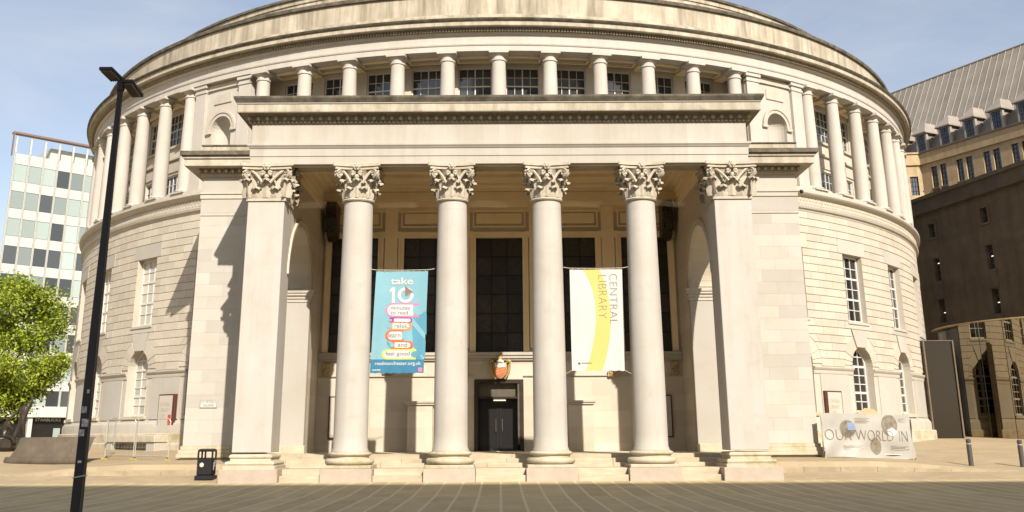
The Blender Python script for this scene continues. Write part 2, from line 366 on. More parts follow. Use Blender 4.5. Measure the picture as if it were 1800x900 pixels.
# -- lower wall with arched and square-headed openings
RW, RB = 25.95, 25.9
AH, ASP, ACR, SILL = .86, 4.52, 5.38, 2.45
CZ0, CH, NC = 4.42, .349, 20
WH, WZ0, WZ1 = .82, CZ0+6*CH, CZ0+15*CH
def deg(m): return math.degrees(m/RB)
wall = MB()
def sector(a0, a1, z0, z1, r=RB, n=1, mb=None):
    mb = wall if mb is None else mb
    for i in range(n):
        b0, b1 = a0+(a1-a0)*i/n, a0+(a1-a0)*(i+1)/n
        mb.quad(W(b0, r, z0), W(b1, r, z0), W(b1, r, z1), W(b0, r, z1))
def reveal(pts, depth=.45):
    for (a, z), (b, y) in zip(pts, pts[1:]): wall.quad(W(a, RB+.03, z), W(b, RB+.03, y), W(b, RB-depth, y), W(a, RB-depth, z))
BAYS = (30, 40, 50, 60, 70)
for s in (-1, 1):
    sector(s*16.8, s*25, .5, 11.4, n=7); sector(s*75, s*180, .5, 11.4, n=60)
    for c in BAYS:
        c *= s; h = deg(AH); hw = deg(WH)
        sector(c-5, c-h, .5, 11.4, n=3); sector(c+h, c+5, .5, 11.4, n=3)
        sector(c-h, c+h, .5, SILL, n=2); sector(c-h, c+h, WZ1, 11.4, n=2)
        sector(c-h, c-hw, WZ0, WZ1); sector(c+hw, c+h, WZ0, WZ1)
        arc = [(c+deg(AH*cos(pi*i/14)), ASP+AH*sin(pi*i/14)) for i in range(15)]
        for (a, z), (b, y) in zip(arc, arc[1:]): wall.quad(W(a, RB, z), W(b, RB, y), W(b, RB, WZ0), W(a, RB, WZ0))
        reveal([(c+h, SILL)]+arc+[(c-h, SILL), (c+h, SILL)])
        reveal([(c-hw, WZ0), (c+hw, WZ0), (c+hw, WZ1), (c-hw, WZ1), (c-hw, WZ0)], .34)
wall_o = wall.build('drum_wall', M['stone'], lib)
# rusticated blocks
blocks = []
def blk(c_arc, quad, proud=.04, gap=.007, name='stone_block', m='block'):
    blocks.append((c_arc, quad, proud, gap, name, m))
for s in (-1, 1):
    for k in range(NC):
        z0, z1 = CZ0+k*CH, CZ0+(k+1)*CH
        cuts = []
        for c in BAYS:
            ca = R(c)*RB; hb = ht = 0
            def hw_at(z):
                d = z-ASP; return math.sqrt(max(0, 1.46**2-d*d)) if d < 1.46 else 0
            if k <= 4:
                hb, ht = hw_at(z0), hw_at(z1)
                if k == 4: hb, ht = .66, .72
            elif k == 5 or k in (15, 16): hb = ht = 1.15
            elif 6 <= k <= 14: hb = ht = WH
            if hb or ht: cuts.append((ca-hb, ca-ht, ca+hb, ca+ht))
        lo, hi = R(25.2)*RB, R(74.8)*RB
        edges = [(lo, lo)]
        for q in cuts: edges += [(q[0], q[1]), (q[2], q[3])]
        edges.append((hi, hi))
        for i in range(0, len(edges), 2):
            (b0, t0), (b1, t1) = edges[i], edges[i+1]
            mid = (b1+t1-b0-t0)/2
            if mid < .15: continue
            n = max(1, round(mid/1.02)); off = (.5 if k % 2 else 0); cutx = [j for j in range(1, n)]
            if n > 1 and k % 2: fr_ = [0]+[(j-.5)/n for j in range(1, n+1)]+[1]
            else: fr_ = [j/n for j in range(n+1)]
            for u0, u1 in zip(fr_, fr_[1:]):
                q = [(b0+(b1-b0)*u0, z0), (b0+(b1-b0)*u1, z0), (t0+(t1-t0)*u1, z1), (t0+(t1-t0)*u0, z1)]
                blk((q[0][0]+q[1][0])/2, [(s*a, z) for a, z in q])
    for c in BAYS:
        ca = R(c)*RB
        for k0, k1, hh in ((5, 6, 1.15), (15, 17, 1.15)):
            blk(ca, [(s*(ca-hh), CZ0+k0*CH), (s*(ca+hh), CZ0+k0*CH), (s*(ca+hh), CZ0+k1*CH), (s*(ca-hh), CZ0+k1*CH)], .055, .011, 'lintel_block', 'ash')
        nv = 9; key = 16
        half = [0]+[math.degrees(math.asin((CZ0+j*CH-ASP)/1.46)) for j in (1, 2, 3, 4)]; angs = half+[180-a for a in reversed(half)]
        for t0, t1 in zip(angs, angs[1:]):
            if t0 < 90 < t1:
                q = [(-.37, ACR-.03), (.37, ACR-.03), (.70, CZ0+5*CH), (-.70, CZ0+5*CH)]; nm, pr = 'keystone', .07
            else:
                a0, a1 = R(t0), R(t1); q = [(AH*cos(a0), ASP+AH*sin(a0)), (1.458*cos(a0), ASP+1.458*sin(a0)), (1.458*cos(a1), ASP+1.458*sin(a1)), (AH*cos(a1), ASP+AH*sin(a1))]; nm, pr = 'voussoir', .04
            blk(ca, [(s*(ca+a), z) for a, z in q], pr, .007, nm, 'ash' if nm == 'keystone' else 'block')
def blk_mesh(mb, quad, proud, gap):
    cx = sum(p[0] for p in quad)/4; cz = sum(p[1] for p in quad)/4
    def inset(g):
        out = []
        for a, z in quad:
            ga = g*.35; out.append((a+(ga if a < cx else -ga), z+(g if z < cz else -g)))
        return out
    o = [W(deg(a), RB+.004, z) for a, z in inset(gap)]; m_ = [W(deg(a), RB+proud-.018, z) for a, z in inset(gap)]; t = [W(deg(a), RB+proud, z) for a, z in inset(gap+.016)]
    mb.add(o+m_+t, [(8,9,10,11)]+[(i, (i+1) % 4, 4+(i+1) % 4, 4+i) for i in range(4)]+[(4+i, 4+(i+1) % 4, 8+(i+1) % 4, 8+i) for i in range(4)])
big = [b for b in blocks if b[4] == 'stone_block']; big.sort(key=lambda b: b[0] if 31.5 < math.degrees(b[0]/RB) else 999)
single = set(id(b) for b in big[:300]); rest = MB()
for b in blocks:
    if b[4] != 'stone_block' and not (31 < math.degrees(b[0]/RB) < 63): blk_mesh(rest, b[1], b[2], b[3]); continue
    if b[4] == 'stone_block' and id(b) not in single: blk_mesh(rest, b[1], b[2], b[3]); continue
    mb = MB(); blk_mesh(mb, b[1], b[2], b[3]); mb.build(b[4], M[b[5]], wall_o)
rest.build('stone_block', M['block'], wall_o, kind='stuff')
# windows of the lower wall
for s in (-1, 1):
    for c in BAYS:
        near = c in (40,)
        gm = M['reflglass'] if s < 0 else M['glass']
        window(s*c, RB-.30, WH*2-.02, WZ0+.01, WZ1-.01, 3, 6, .045, M['glass'] if s > 0 else M['reflglass'], M['white'], heavy=(2, 4), each=near)
        window(s*c, RB-.40, AH*2-.02, SILL+.01, ACR-.01, 3, 5, .05, gm, M['white'], heavy=(2, 5), arch=True, each=near)
        f = Lc(s*c, RB)
        mb = MB(); boxL(mb, f, -.98, .98, -.3, .09, SILL-.16, SILL-.002); mb.build('window_sill', M['base'], lib, bevel=.01); mb = MB(); boxL(mb, f, -.9, .9, -.3, .075, WZ0-.12, WZ0-.002); mb.build('window_sill', M['stone'], lib, bevel=.01)
# mouldings round the lower wall
gaps = []
edges = [25.2]+[x for c in BAYS for x in (c-deg(AH)-.02, c+deg(AH)+.02)]+[75]
for s in (-1, 1):
    for i in range(0, len(edges), 2):
        a0, a1 = sorted((s*edges[i], s*edges[i+1]))
        ring('impost_moulding', [(RB-.3,4.1),(RB+.03,4.1),(RB+.05,4.17),(RB+.05,4.24),(RB+.09,4.28),(RB+.13,4.36),(RB+.13,4.41),(RB-.3,4.415)], M['stone'], a0, a1, 10, close=True, sm=25)
        # smooth pier panel between the openings
        if a1-a0 > 3:
            ring('pier_panel', [(RB-.02,2.3),(RB+.035,2.3),(RB+.035,4.09),(RB-.02,4.09)], M['ash'], a0+.9, a1-.9, 8, close=True)
for s in (-1, 1):
    a0, a1 = sorted((s*24.5, s*180))
    ring('base_moulding', [(RB-.1,2.26),(RB+.05,2.24),(RB+.08,2.16),(RB+.14,2.12),(RB+.17,2.02),(RB+.17,1.7)], M['stone'], a0, a1, 160)
    ring('base_plinth', [(RB-.1,1.72),(RB+.30,1.70),(RB+.34,1.66),(RB+.34,1.28),(RB+.42,1.24),(RB+.42,.3)], M['base'], a0, a1, 160)
    ring('string_course', [(RB-.1,11.36),(RB+.06,11.38),(RB+.08,11.46),(RB+.16,11.50),(RB+.2,11.60),(RB+.10,11.64),(RB+.10,12.02),(RB+.2,12.06),(RB+.30,12.14),(RB+.34,12.20),(RB+.34,12.30),(RB+.14,12.36),(RB+.14,12.5),(24.3,12.52)], M['stone'], a0, a1, 200)
    # carved wave band of the string course: raised alternating lozenges
    mb = MB(); a = 27.
    while a < 74:
        for dz in (0, .17):
            f = Lc(s*(a+(.24 if dz else 0)), RB+.10)
            mb.add([f(-.085,.002,11.75+dz),f(0,.035,11.68+dz),f(.085,.002,11.75+dz),f(.03,.03,11.83+dz),f(-.05,.002,11.84+dz)], [(0,1,3,4),(1,2,3)])
        a += .48
    mb.build('carved_band', M['carved'], lib, kind='stuff')

# -- upper ring: loggia wall, colonnade, entablature
RC, RI = 25.66, 24.45
lw = MB(); HWR = .76
UZ0, UZ1, LZ0, LZ1 = 15.74, 17.50, 13.25, 14.22
def lsec(a0, a1, z0, z1, r=RI, n=1): sector(a0, a1, z0, z1, r, n, lw)
def degi(m): return math.degrees(m/RI)
bays_c = [2.5+5*i for i in range(5)]; bays_s = [37.5+5*i for i in range(8)]
for s in (-1, 1):
    for c in bays_c+bays_s:
        side = c > 30; c *= s; h = degi(HWR)
        lsec(c-2.5, c-h, 12.4, 17.72); lsec(c+h, c+2.5, 12.4, 17.72)
        lsec(c-h, c+h, UZ1, 17.72)
        if side: lsec(c-h, c+h, LZ1, UZ0); lsec(c-h, c+h, 12.4, LZ0)
        else: lsec(c-h, c+h, 12.4, UZ0)
        for z0, z1 in ((UZ0, UZ1),)+(((LZ0, LZ1),) if side else ()):
            q = [(c-h, z0), (c+h, z0), (c+h, z1), (c-h, z1), (c-h, z0)]
            for (a, z), (b, y) in zip(q, q[1:]): lw.quad(W(a, RI, z), W(b, RI, y), W(b, RI-.25, y), W(a, RI-.25, z))
    lsec(s*75, s*180, 12.4, 17.72, RI, 40); lsec(s*25, s*35, 12.4, 17.72, RI, 4)
loggia = lw.build('loggia_wall', M['inner'], lib)
for s in (-1, 1):
    for c in bays_c+bays_s:
        side = c > 30
        window(s*c, RI-.16, HWR*2, UZ0, UZ1, 4, 4, .03, M['glassblue'], M['white'], heavy=(2,), heavyc=(2,), each=not side)
        f = Lc(s*c, RI); mb = MB(); boxL(mb, f, -.9, .9, -.05, .10, UZ0-.12, UZ0-.003); mb.build('window_sill', M['stone'], lib)
        if side:
            window(s*c, RI-.16, HWR*2, LZ0, LZ1, 4, 2, .03, M['glassblue'], M['white'], heavyc=(2,), each=False)
            mb = MB(); boxL(mb, f, -1.0, 1.0, -.02, .14, 14.95, 15.08); boxL(mb, f, -.86, .86, -.02, .05, 14.34, 14.86); mb.build('spandrel_panel', M['stone'], lib, bevel=.012)
# columns
cap_p = [(.26,0),(.31,.02),(.31,.06),(.265,.08),(.265,.17),(.29,.18),(.33,.25),(.37,.31)]
uc_shaft = MB().lathe([(.35,.0),(.355,.5),(.352,1.6),(.335,2.8),(.305,4.1),(.298,4.55)], n=28).mesh('shaft', M['shaft'], smooth=40)
uc_cap = MB().lathe([(.298,0),(.335,.015),(.345,.05),(.335,.085),(.30,.10),(.30,.22),(.34,.24),(.40,.32)], n=28).box(-.43,.43,-.43,.43,.32,.45).mesh('capital', M['shaft'], smooth=40)
uc_base = MB().box(-.46,.46,-.46,.46,0,.07).lathe([(.45,.07),(.475,.11),(.45,.15),(.38,.17),(.36,.2)], n=28).mesh('base', M['shaft'], smooth=40)
for s in (-1, 1):
    for k in list(range(0, 6))+list(range(7, 16)):
        if s < 0 and k == 0: continue
        a = s*k*5 if k < 7 else s*(k*5+(.35 if k == 7 else 0)); x, y, _ = W(a, RC, 0)
        col = put('upper_column', uc_shaft, lib, (x, y, 12.70), R(a))
        put('capital', uc_cap, col, (x, y, 17.25), R(a)); put('base', uc_base, col, (x, y, 12.505), R(a))
# solid niche bays
for s in (-1, 1):
    mb = MB(); r0 = 25.66; cN = 30.35; hn = math.degrees(.62/r0); zs, zt, zb = 15.35, 15.97, 13.9
    def sec(a0, a1, z0, z1, n=2): sector(s*a0, s*a1, z0, z1, r0, n, mb)
    sec(26.3, cN-hn, 12.5, 17.72, 3); sec(cN+hn, 34.2, 12.5, 17.72, 3); sec(cN-hn, cN+hn, 12.5, zb, 2)
    arc = [(cN+math.degrees(.62*cos(pi*i/16)/r0), zs+.62*sin(pi*i/16)) for i in range(17)]
    for (a, z), (b, y) in zip(arc, arc[1:]): mb.quad(W(s*a, r0, z), W(s*b, r0, y), W(s*b, r0, 17.72), W(s*a, r0, 17.72))
    f = Lc(s*cN, r0)
    for i in range(12):      # half-round niche and its half dome
        t0, t1 = pi*i/12, pi*(i+1)/12
        mb.quad(f(.62*cos(t0), -.55*sin(t0), zb), f(.62*cos(t1), -.55*sin(t1), zb), f(.62*cos(t1), -.55*sin(t1), zs), f(.62*cos(t0), -.55*sin(t0), zs))
        for j in range(6):
            p0, p1 = pi/2*j/6, pi/2*(j+1)/6
            q = lambda t, p_: f(.62*cos(t)*cos(p_), -.55*sin(t)*cos(p_), zs+.62*sin(p_)*1.0)
            mb.quad(q(t0, p0), q(t1, p0), q(t1, p1), q(t0, p1))
    for a in (26.3, 34.2): mb.quad(W(s*a, r0, 12.5), W(s*a, RI-.1, 12.5), W(s*a, RI-.1, 17.72), W(s*a, r0, 17.72))
    nb = mb.build('niche_bay', M['ash'], lib)
    mb = MB()
    for i in range(18):
        t0, t1 = pi*i/18, pi*(i+1)/18
        for ra, rb_, d in ((.64, .80, .05), (.80, .90, .09)):
            mb.prism([(ra*cos(t0), zs+ra*sin(t0)), (rb_*cos(t0), zs+rb_*sin(t0)), (rb_*cos(t1), zs+rb_*sin(t1)), (ra*cos(t1), zs+ra*sin(t1))], lambda a, z: f(a, -.02, z), lambda a, z: f(a, d, z))
    mb.build('archivolt', M['stone'], nb)
    for e in (-1, 1): mb = MB(); boxL(mb, f, min(e*.62, e*.95), max(e*.62, e*.95), -.02, .10, zs-.16, zs-.01); mb.build('impost_block', M['stone'], nb, bevel=.02)
    mb = MB(); boxL(mb, f, -.55, .55, -.02, .05, 16.62, 17.12); mb.build('raised_panel', M['stone'], nb, bevel=.015)
    mb = MB(); boxL(mb, f, -1.3, 1.3, -.02, .08, 17.36, 17.44); boxL(mb, f, -1.3, 1.3, -.02, .05, 17.44, 17.62); mb.build('band_moulding', M['stone'], nb)
    for a in (27.15, 33.45):
        f2 = Lc(s*a, r0); mb = MB(); boxL(mb, f2, -.36, .36, -.05, .16, 12.7, 17.28); boxL(mb, f2, -.42, .42, -.05, .22, 12.5, 12.7); boxL(mb, f2, -.40, .40, -.05, .20, 17.28, 17.40); boxL(mb, f2, -.44, .44, -.05, .24, 17.52, 17.7); boxL(mb, f2, -.36, .36, -.05, .17, 17.40, 17.52)
        mb.build('pilaster', M['shaft'], nb, bevel=.01)
ring('architrave_ring', [(RI-.1,17.72),(25.36,17.70),(25.36,17.70),(25.95,17.70),(25.95,17.94),(25.98,17.95),(26.0,18.0),(26.0,18.06),(25.94,18.08),(25.94,18.42),(26.0,18.44),(26.06,18.52),(26.06,18.68),(26.12,18.70)], M['shaft'], sm=20)
ring('cornice_ring', [(26.1,18.69),(26.38,18.70),(26.38,18.72),(26.40,18.72),(26.40,18.90),(26.43,18.91)], M['cornice'])
ring('cornice_edge', [(26.43,18.905),(26.50,18.97),(26.52,19.03),(26.4,19.06),(25.6,19.10)], M['grime'])
mb = MB(); a = -76.
while a < 76:
    f = Lc(a, 26.05); boxL(mb, f, -.04, .04, 0, .14, 18.54, 18.67); a += .285
mb.build('dentil_course', M['shadecarve'], lib, kind='stuff')
ring('parapet', [(25.78,19.0),(25.78,19.46),(25.72,19.50),(25.72,19.54),(25.45,19.62),(25.45,20.56)], M['attic'])
ring('parapet_coping', [(25.40,20.55),(25.56,20.58),(25.58,20.66),(25.58,20.74),(25.4,20.78),(23.2,20.95)], M['grime'])
ring('upper_parapet', [(23.3,20.9),(23.3,22.1),(23.36,22.14),(23.36,22.34),(23.40,22.36)], M['attic'])
ring('upper_coping', [(23.38,22.35),(23.45,22.37),(23.45,22.50),(23.2,22.56)], M['grime'])
ring('dome_roof', [(23.2,22.55),(21,24.0),(17,25.6),(12,26.6),(6,27.1),(0.01,27.3)], M['leadroof'], n=120)
# loggia soffit coffers
for s in (-1, 1):
    for c in bays_c+bays_s:
        f = Lc(s*c, 0); mb = MB()
        for (a0, a1, r0, r1) in ((-.78,.78,25.22,25.34), (-.78,.78,24.62,24.74), (-.78,-.68,24.74,25.22), (.68,.78,24.74,25.22)): boxL(mb, f, a0, a1, r0, r1, 17.62, 17.715)
        boxL(mb, f, .86, 1.32, 24.46, 25.35, 17.55, 17.715)
        mb.build('soffit_coffer', M['ceil'], lib)

# ------------------------------------------------------------------ portico
COLX = (-4.95, -1.65, 1.65, 4.95); YC = 33.75; PX = 8.05
# Corinthian capitals
def leaf(mb, P, path, hw, nu=7):
    # P(side, r, z) -> 3d; path of (r, z); lobed outline, raised rib
    n = len(path); vs = []; fs = []
    for i, (r, z) in enumerate(path):
        t = i/(n-1); wd = hw*(1-.55*t**2.2)*(1+(.16 if i % 2 else -.12))
        for k in range(nu):
            u = -1+2*k/(nu-1); bulge = .05*(1-abs(u))+(.018 if k % 2 else 0)
            vs.append(P(u*wd, r+bulge-.05*abs(u)**2, z-(.05*abs(u) if t > .6 else 0)))
    for i in range(n-1):
        for k in range(nu-1): fs.append((i*nu+k, i*nu+k+1, (i+1)*nu+k+1, (i+1)*nu+k))
    # give it thickness with a back skin
    m = len(vs); back = [Vector(v) for v in vs]
    mb.add(vs, fs)
def scroll(mb, c, d, r=.15, th=.09):
    # volute: spiral disc centred at c, lying in the vertical plane that contains direction d
    d = Vector(d).normalized(); nrm = Vector((-d.y, d.x, 0)); up = Vector((0, 0, 1)); pts = []
    for i in range(23):
        a = -pi*.5+i/22*2*pi*1.6; rr = r*(1-.78*i/22); pts.append(Vector(c)+d*(rr*cos(a))+up*(rr*sin(a)))
    for off in (-th*.6, th*.6):
        mb.tube([p+nrm*off for p in pts], [.042*(1-.4*i/22) for i in range(23)], 6)
    ring_ = [Vector(c)+d*(r*.8*cos(2*pi*i/12))+up*(r*.8*sin(2*pi*i/12)) for i in range(12)]
    vs = [p+nrm*th*.5 for p in ring_]+[p-nrm*th*.5 for p in ring_]
    mb.add(vs, [tuple(range(12)), tuple(reversed(range(12, 24)))]+[(i, (i+1) % 12, 12+(i+1) % 12, 12+i) for i in range(12)])
LOW = [(.50,.07),(.535,.17),(.545,.27),(.57,.36),(.625,.43),(.69,.455),(.735,.425),(.73,.385)]
UPP = [(.50,.10),(.53,.30),(.54,.46),(.565,.60),(.63,.70),(.72,.745),(.79,.72),(.79,.67)]
def capital(square):
    mb = MB(); H = 1.27
    q = .62
    if not square:
        mb.lathe([(.50,-.02),(.56,-.01),(.585,.03),(.56,.07),(.50,.085),(.50,.5),(.53,.75),(.60,.95),(.70,1.06)], n=32)
        faces = [(pi/2*i) for i in range(4)]
        for i in range(8):
            a = 2*pi*i/8+pi/8
            P = lambda u, r, z, a=a: (r*sin(a)+u*cos(a), -r*cos(a)+u*sin(a), z); leaf(mb, P, LOW, .19)
            b = 2*pi*i/8
            P = lambda u, r, z, a=b: (r*sin(a)+u*cos(a), -r*cos(a)+u*sin(a), z); leaf(mb, P, UPP, .19)
        off = 0
    else:
        mb.box(-q-.06, q+.06, -q-.06, q+.06, -.02, .07); mb.box(-q+.02, q-.02, -q+.02, q-.02, .06, .9)
        mb.add([(sx*(q+.0+e), sy*(q+.0+e), z) for e, z in ((-.02,.8),(.10,1.07)) for sx, sy in ((-1,-1),(1,-1),(1,1),(-1,1))], [(i, (i+1) % 4, 4+(i+1) % 4, 4+i) for i in range(4)])
        for i in range(4):
            a = pi/2*i
            for o, path, hw in ((-.33, LOW, .23), (.33, LOW, .23), (-.66, UPP, .2), (0, UPP, .2), (.66, UPP, .2)):
                P = lambda u, r, z, a=a, o=o: ((r+.12)*sin(a)+(u+o)*cos(a), -(r+.12)*cos(a)+(u+o)*sin(a), z); leaf(mb, P, path, hw)
        off = .10
    for i in range(4):      # corner volutes with their stems, and the small inner helices
        a = pi/2*i+pi/4; d = Vector((sin(a), -cos(a), 0)); t = Vector((cos(a), sin(a), 0)); rc = .88+off*1.2
        scroll(mb, d*(rc)+Vector((0, 0, .93)), d, .155)
        for e in (-1, 1):
            pts = []
            for j in range(7):
                u = j/6; r = .58+off+(rc-.58-off)*u**1.3; tt = (.30+off*2)*(1-u)**1.2*e; pts.append(d*r+t*tt+Vector((0, 0, .58+.50*math.sin(u*pi/2))))
            mb.tube(pts, [.05,.05,.05,.05,.05,.045,.04], 6)
        b = pi/2*i; d2 = Vector((sin(b), -cos(b), 0)); t2 = Vector((cos(b), sin(b), 0)); rf = .64+off*1.4
        for e in (-1, 1):
            pts = [d2*(rf-.06)+t2*(e*(.30-.22*u))+Vector((0, 0, .60+.38*math.sin(u*pi/2))) for u in (0, .25, .5, .75, 1)]
            mb.tube(pts, .032, 5); scroll(mb, d2*(rf+.02)+t2*(e*.11)+Vector((0, 0, .93)), t2*e, .075, .05)
        c = d2*(rf+.10)+Vector((0, 0, 1.14))
        for k in range(6):
            aa = 2*pi*k/6; mb.ball(c+t2*(.085*cos(aa))+Vector((0, 0, .085*sin(aa))), .062, 6, 4)
        mb.ball(c+d2*.04, .07, 6, 4)
        mb.ball(d2*(rf+.05)+Vector((0, 0, .80)), .09, 6, 4)
    # concave abacus
    def ab(rc, rm, z0, z1):
        pts = []
        for i in range(4):
            a = pi/2*i
            for u in [-1+.2*j for j in range(11)]:
                w_ = rc*.98*u; r = rm+(rc-rm)*abs(u)**2.2; pts.append((r*sin(a)+w_*cos(a)*.98, -r*cos(a)+w_*sin(a)*.98))
        mb.prism(pts, lambda x, y: (x, y, z0), lambda x, y: (x, y, z1))
    e = off
    ab(.76+e, .62+e*1.4, 1.07, 1.17); ab(.82+e, .67+e*1.4, 1.17, 1.27)
    return mb
cap_round = capital(False).mesh('capital', M['carved'], smooth=45); cap_square = capital(True).mesh('capital', M['carved'], smooth=45)
def sr(z): return .562-.062*((z-.12)/8.33)**1.8
sprof = [(.60,0),(.60,.05),(.565,.12)]
for j in range(1, 22):
    z = .12+8.33*j/21
    sprof += [(sr(z), z)] if j % 4 or j == 21 else [(sr(z), z-.004), (sr(z)-.003, z-.002), (sr(z)-.003, z+.002), (sr(z), z+.004)]
sh = MB().lathe(sprof, n=56).mesh('shaft', M['shaft'], smooth=40)
bs = MB().lathe([(.60,.42),(.64,.42),(.64,.40),(.70,.38),(.715,.345),(.70,.31),(.66,.29),(.62,.25),(.63,.215),(.76,.20),(.795,.15),(.80,.10),(.785,.06),(.74,.02),(.6,.0)], n=56).mesh('base', M['base'], smooth=30)
sp_ = MB().box(-.79, .79, -.79, .79, 0, .10).mesh('base_plinth', M['base'], bevel=.012)
pl = MB().box(-.83, .83, -.83, .83, 0, .44).mesh('granite_plinth', M['granite'], bevel=.012)
for x in COLX:
    c = put('portico_column', sh, lib, (x, YC, 1.065), rnd.random())
    put('capital', cap_round, c, (x, YC, 9.43)); put('base', bs, c, (x, YC, .652), rnd.random()); put('base_plinth', sp_, c, (x, YC, .552)); put('granite_plinth', pl, c, (x, YC, .11))
pier = MB().box(-.63, .63, -.63, .63, 0, 8.36).mesh('pier', M['shaft'], bevel=.015)
def sq_sweep(prof, hx):
    mb = MB(); n = len(prof)
    for p_, z in prof: mb.v += [(-hx-p_, -hx-p_, z), (hx+p_, -hx-p_, z), (hx+p_, hx+p_, z), (-hx-p_, hx+p_, z)]
    for i in range(n-1):
        for k in range(4): mb.f.append((i*4+k, i*4+(k+1) % 4, (i+1)*4+(k+1) % 4, (i+1)*4+k))
    mb.f.append((0,1,2,3)); mb.f.append(tuple((n-1)*4+k for k in (3,2,1,0))); return mb
pb = sq_sweep([(0,.56),(.03,.54),(.06,.50),(.06,.46),(.02,.42),(.03,.36),(.14,.33),(.17,.27),(.14,.21),(.20,.20),(.20,.10)], .63).mesh('base', M['base'])
pp = MB().box(-.94, .94, -.94, .94, 0, .44).mesh('granite_plinth', M['granite'], bevel=.012)
for s in (-1, 1):
    x = s*PX; c = put('portico_pier', pier, lib, (x, YC, 1.06))
    put('capital', cap_square, c, (x, YC, 9.40), 0, (1, 1, 1.015)); put('base', pb, c, (x, YC, .45)); put('granite_plinth', pp, c, (x, YC, .11))
# entablature swept round the front and both sides
EX, EY, EB = 8.70, 33.13, 41.9
def usweep(prof, x=EX, y=EY, yb=EB):
    mb = MB(); n = len(prof)
    for p_, z in prof: mb.v += [(-x-p_, yb, z), (-x-p_, y-p_, z), (x+p_, y-p_, z), (x+p_, yb, z)]
    for i in range(n-1):
        for k in range(3): mb.f.append((i*4+k, i*4+k+1, (i+1)*4+k+1, (i+1)*4+k))
    return mb
usweep([(-.9,10.70),(0,10.70),(0,10.985),(.025,10.99),(.025,11.25),(.05,11.27),(.09,11.33),(.12,11.36),(.12,11.43),(.0,11.45)]).build('architrave', M['frz'], lib)
usweep([(0,11.45),(0,12.14)]).build('frieze', M['frz'], lib)
usweep([(0,12.14),(.03,12.15),(.05,12.18),(.05,12.27),(.08,12.28),(.08,12.43),(.13,12.45),(.16,12.49),(.46,12.49)]).build('bed_moulding', M['shadecarve'], lib)
usweep([(.42,12.47),(.45,12.47),(.45,12.76),(.47,12.77)]).build('corona', M['cornice'], lib)
usweep([(.47,12.765),(.49,12.79),(.49,12.81)]).build('cornice_fillet', M['stone'], lib)
rf_ = usweep([(.49,12.805),(.51,12.83),(.56,12.92),(.58,12.96),(.58,13.03),(.4,13.05),(-.5,13.08)]); rf_.quad((-8.9, 33, 13.07), (8.9, 33, 13.07), (8.9, 41.5, 13.1), (-8.9, 41.5, 13.1)); rf_.build('cornice_top', M['grime'], lib)
eg = MB(); dn = MB()
def egg(x, y): eg.ball((x, y, 12.355), .075, 6, 5, 1.15)
n = 56
for i in range(n+1):
    x = -EX-.1+(2*EX+.2)*i/n; egg(x, EY-.09)
for s in (-1, 1):
    for i in range(24): egg(s*(EX+.09), EY+.1+i*.31)
n = 118
for i in range(n+1):
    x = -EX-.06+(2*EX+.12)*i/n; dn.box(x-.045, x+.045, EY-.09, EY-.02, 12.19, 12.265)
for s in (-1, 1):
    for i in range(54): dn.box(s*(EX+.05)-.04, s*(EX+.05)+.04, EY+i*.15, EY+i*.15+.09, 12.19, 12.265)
eg.build('egg_moulding', M['carved'], lib, kind='stuff', smooth=60); dn.build('dentil_moulding', M['shadecarve'], lib, kind='stuff')
# inner faces, ceiling and its stepped cornice
IX, IY0, IY1 = 7.42, 34.33, 40.985
ce = MB()
ce.quad((-EX, EY+.02, 10.715), (EX, EY+.02, 10.715), (EX, IY0, 10.715), (-EX, IY0, 10.715))
def inner(prof):
    mb = MB(); n = len(prof)
    for p_, z in prof: mb.v += [(-IX+p_, IY0+p_, z), (IX-p_, IY0+p_, z), (IX-p_, IY1-p_, z), (-IX+p_, IY1-p_, z)]
    for i in range(n-1):
        for k in range(4): mb.f.append((i*4+k, i*4+(k+1) % 4, (i+1)*4+(k+1) % 4, (i+1)*4+k))
    return mb
ce.build('architrave_soffit', M['ceil'], lib)
inner([(-.02,10.70),(0,10.70),(0,11.05),(.03,11.06),(.03,11.35),(.05,11.37),(.05,11.55),(.14,11.56),(.20,11.62),(.20,11.70),(.34,11.71),(.40,11.80),(.40,11.88),(.85,11.90),(.92,12.0),(.92,12.12),(1.3,12.13)]).build('ceiling_cornice', M['ceil'], lib)
MB().quad((-IX, IY0, 12.125), (IX, IY0, 12.125), (IX, IY1, 12.125), (-IX, IY1, 12.125)).build('portico_ceiling', M['ceil'], lib)
for i in range(5):
    x = -6.6+3.3*i
    mb = MB(); mb.box(x-1.2, x+1.2, EY+.2, EY+.26, 10.66, 10.714); mb.box(x-1.2, x+1.2, IY0-.22, IY0-.16, 10.66, 10.714); mb.box(x-1.2, x-1.14, EY+.26, IY0-.22, 10.66, 10.714); mb.box(x+1.14, x+1.2, EY+.26, IY0-.22, 10.66, 10.714)
    mb.build('soffit_panel', M['ceil'], lib)
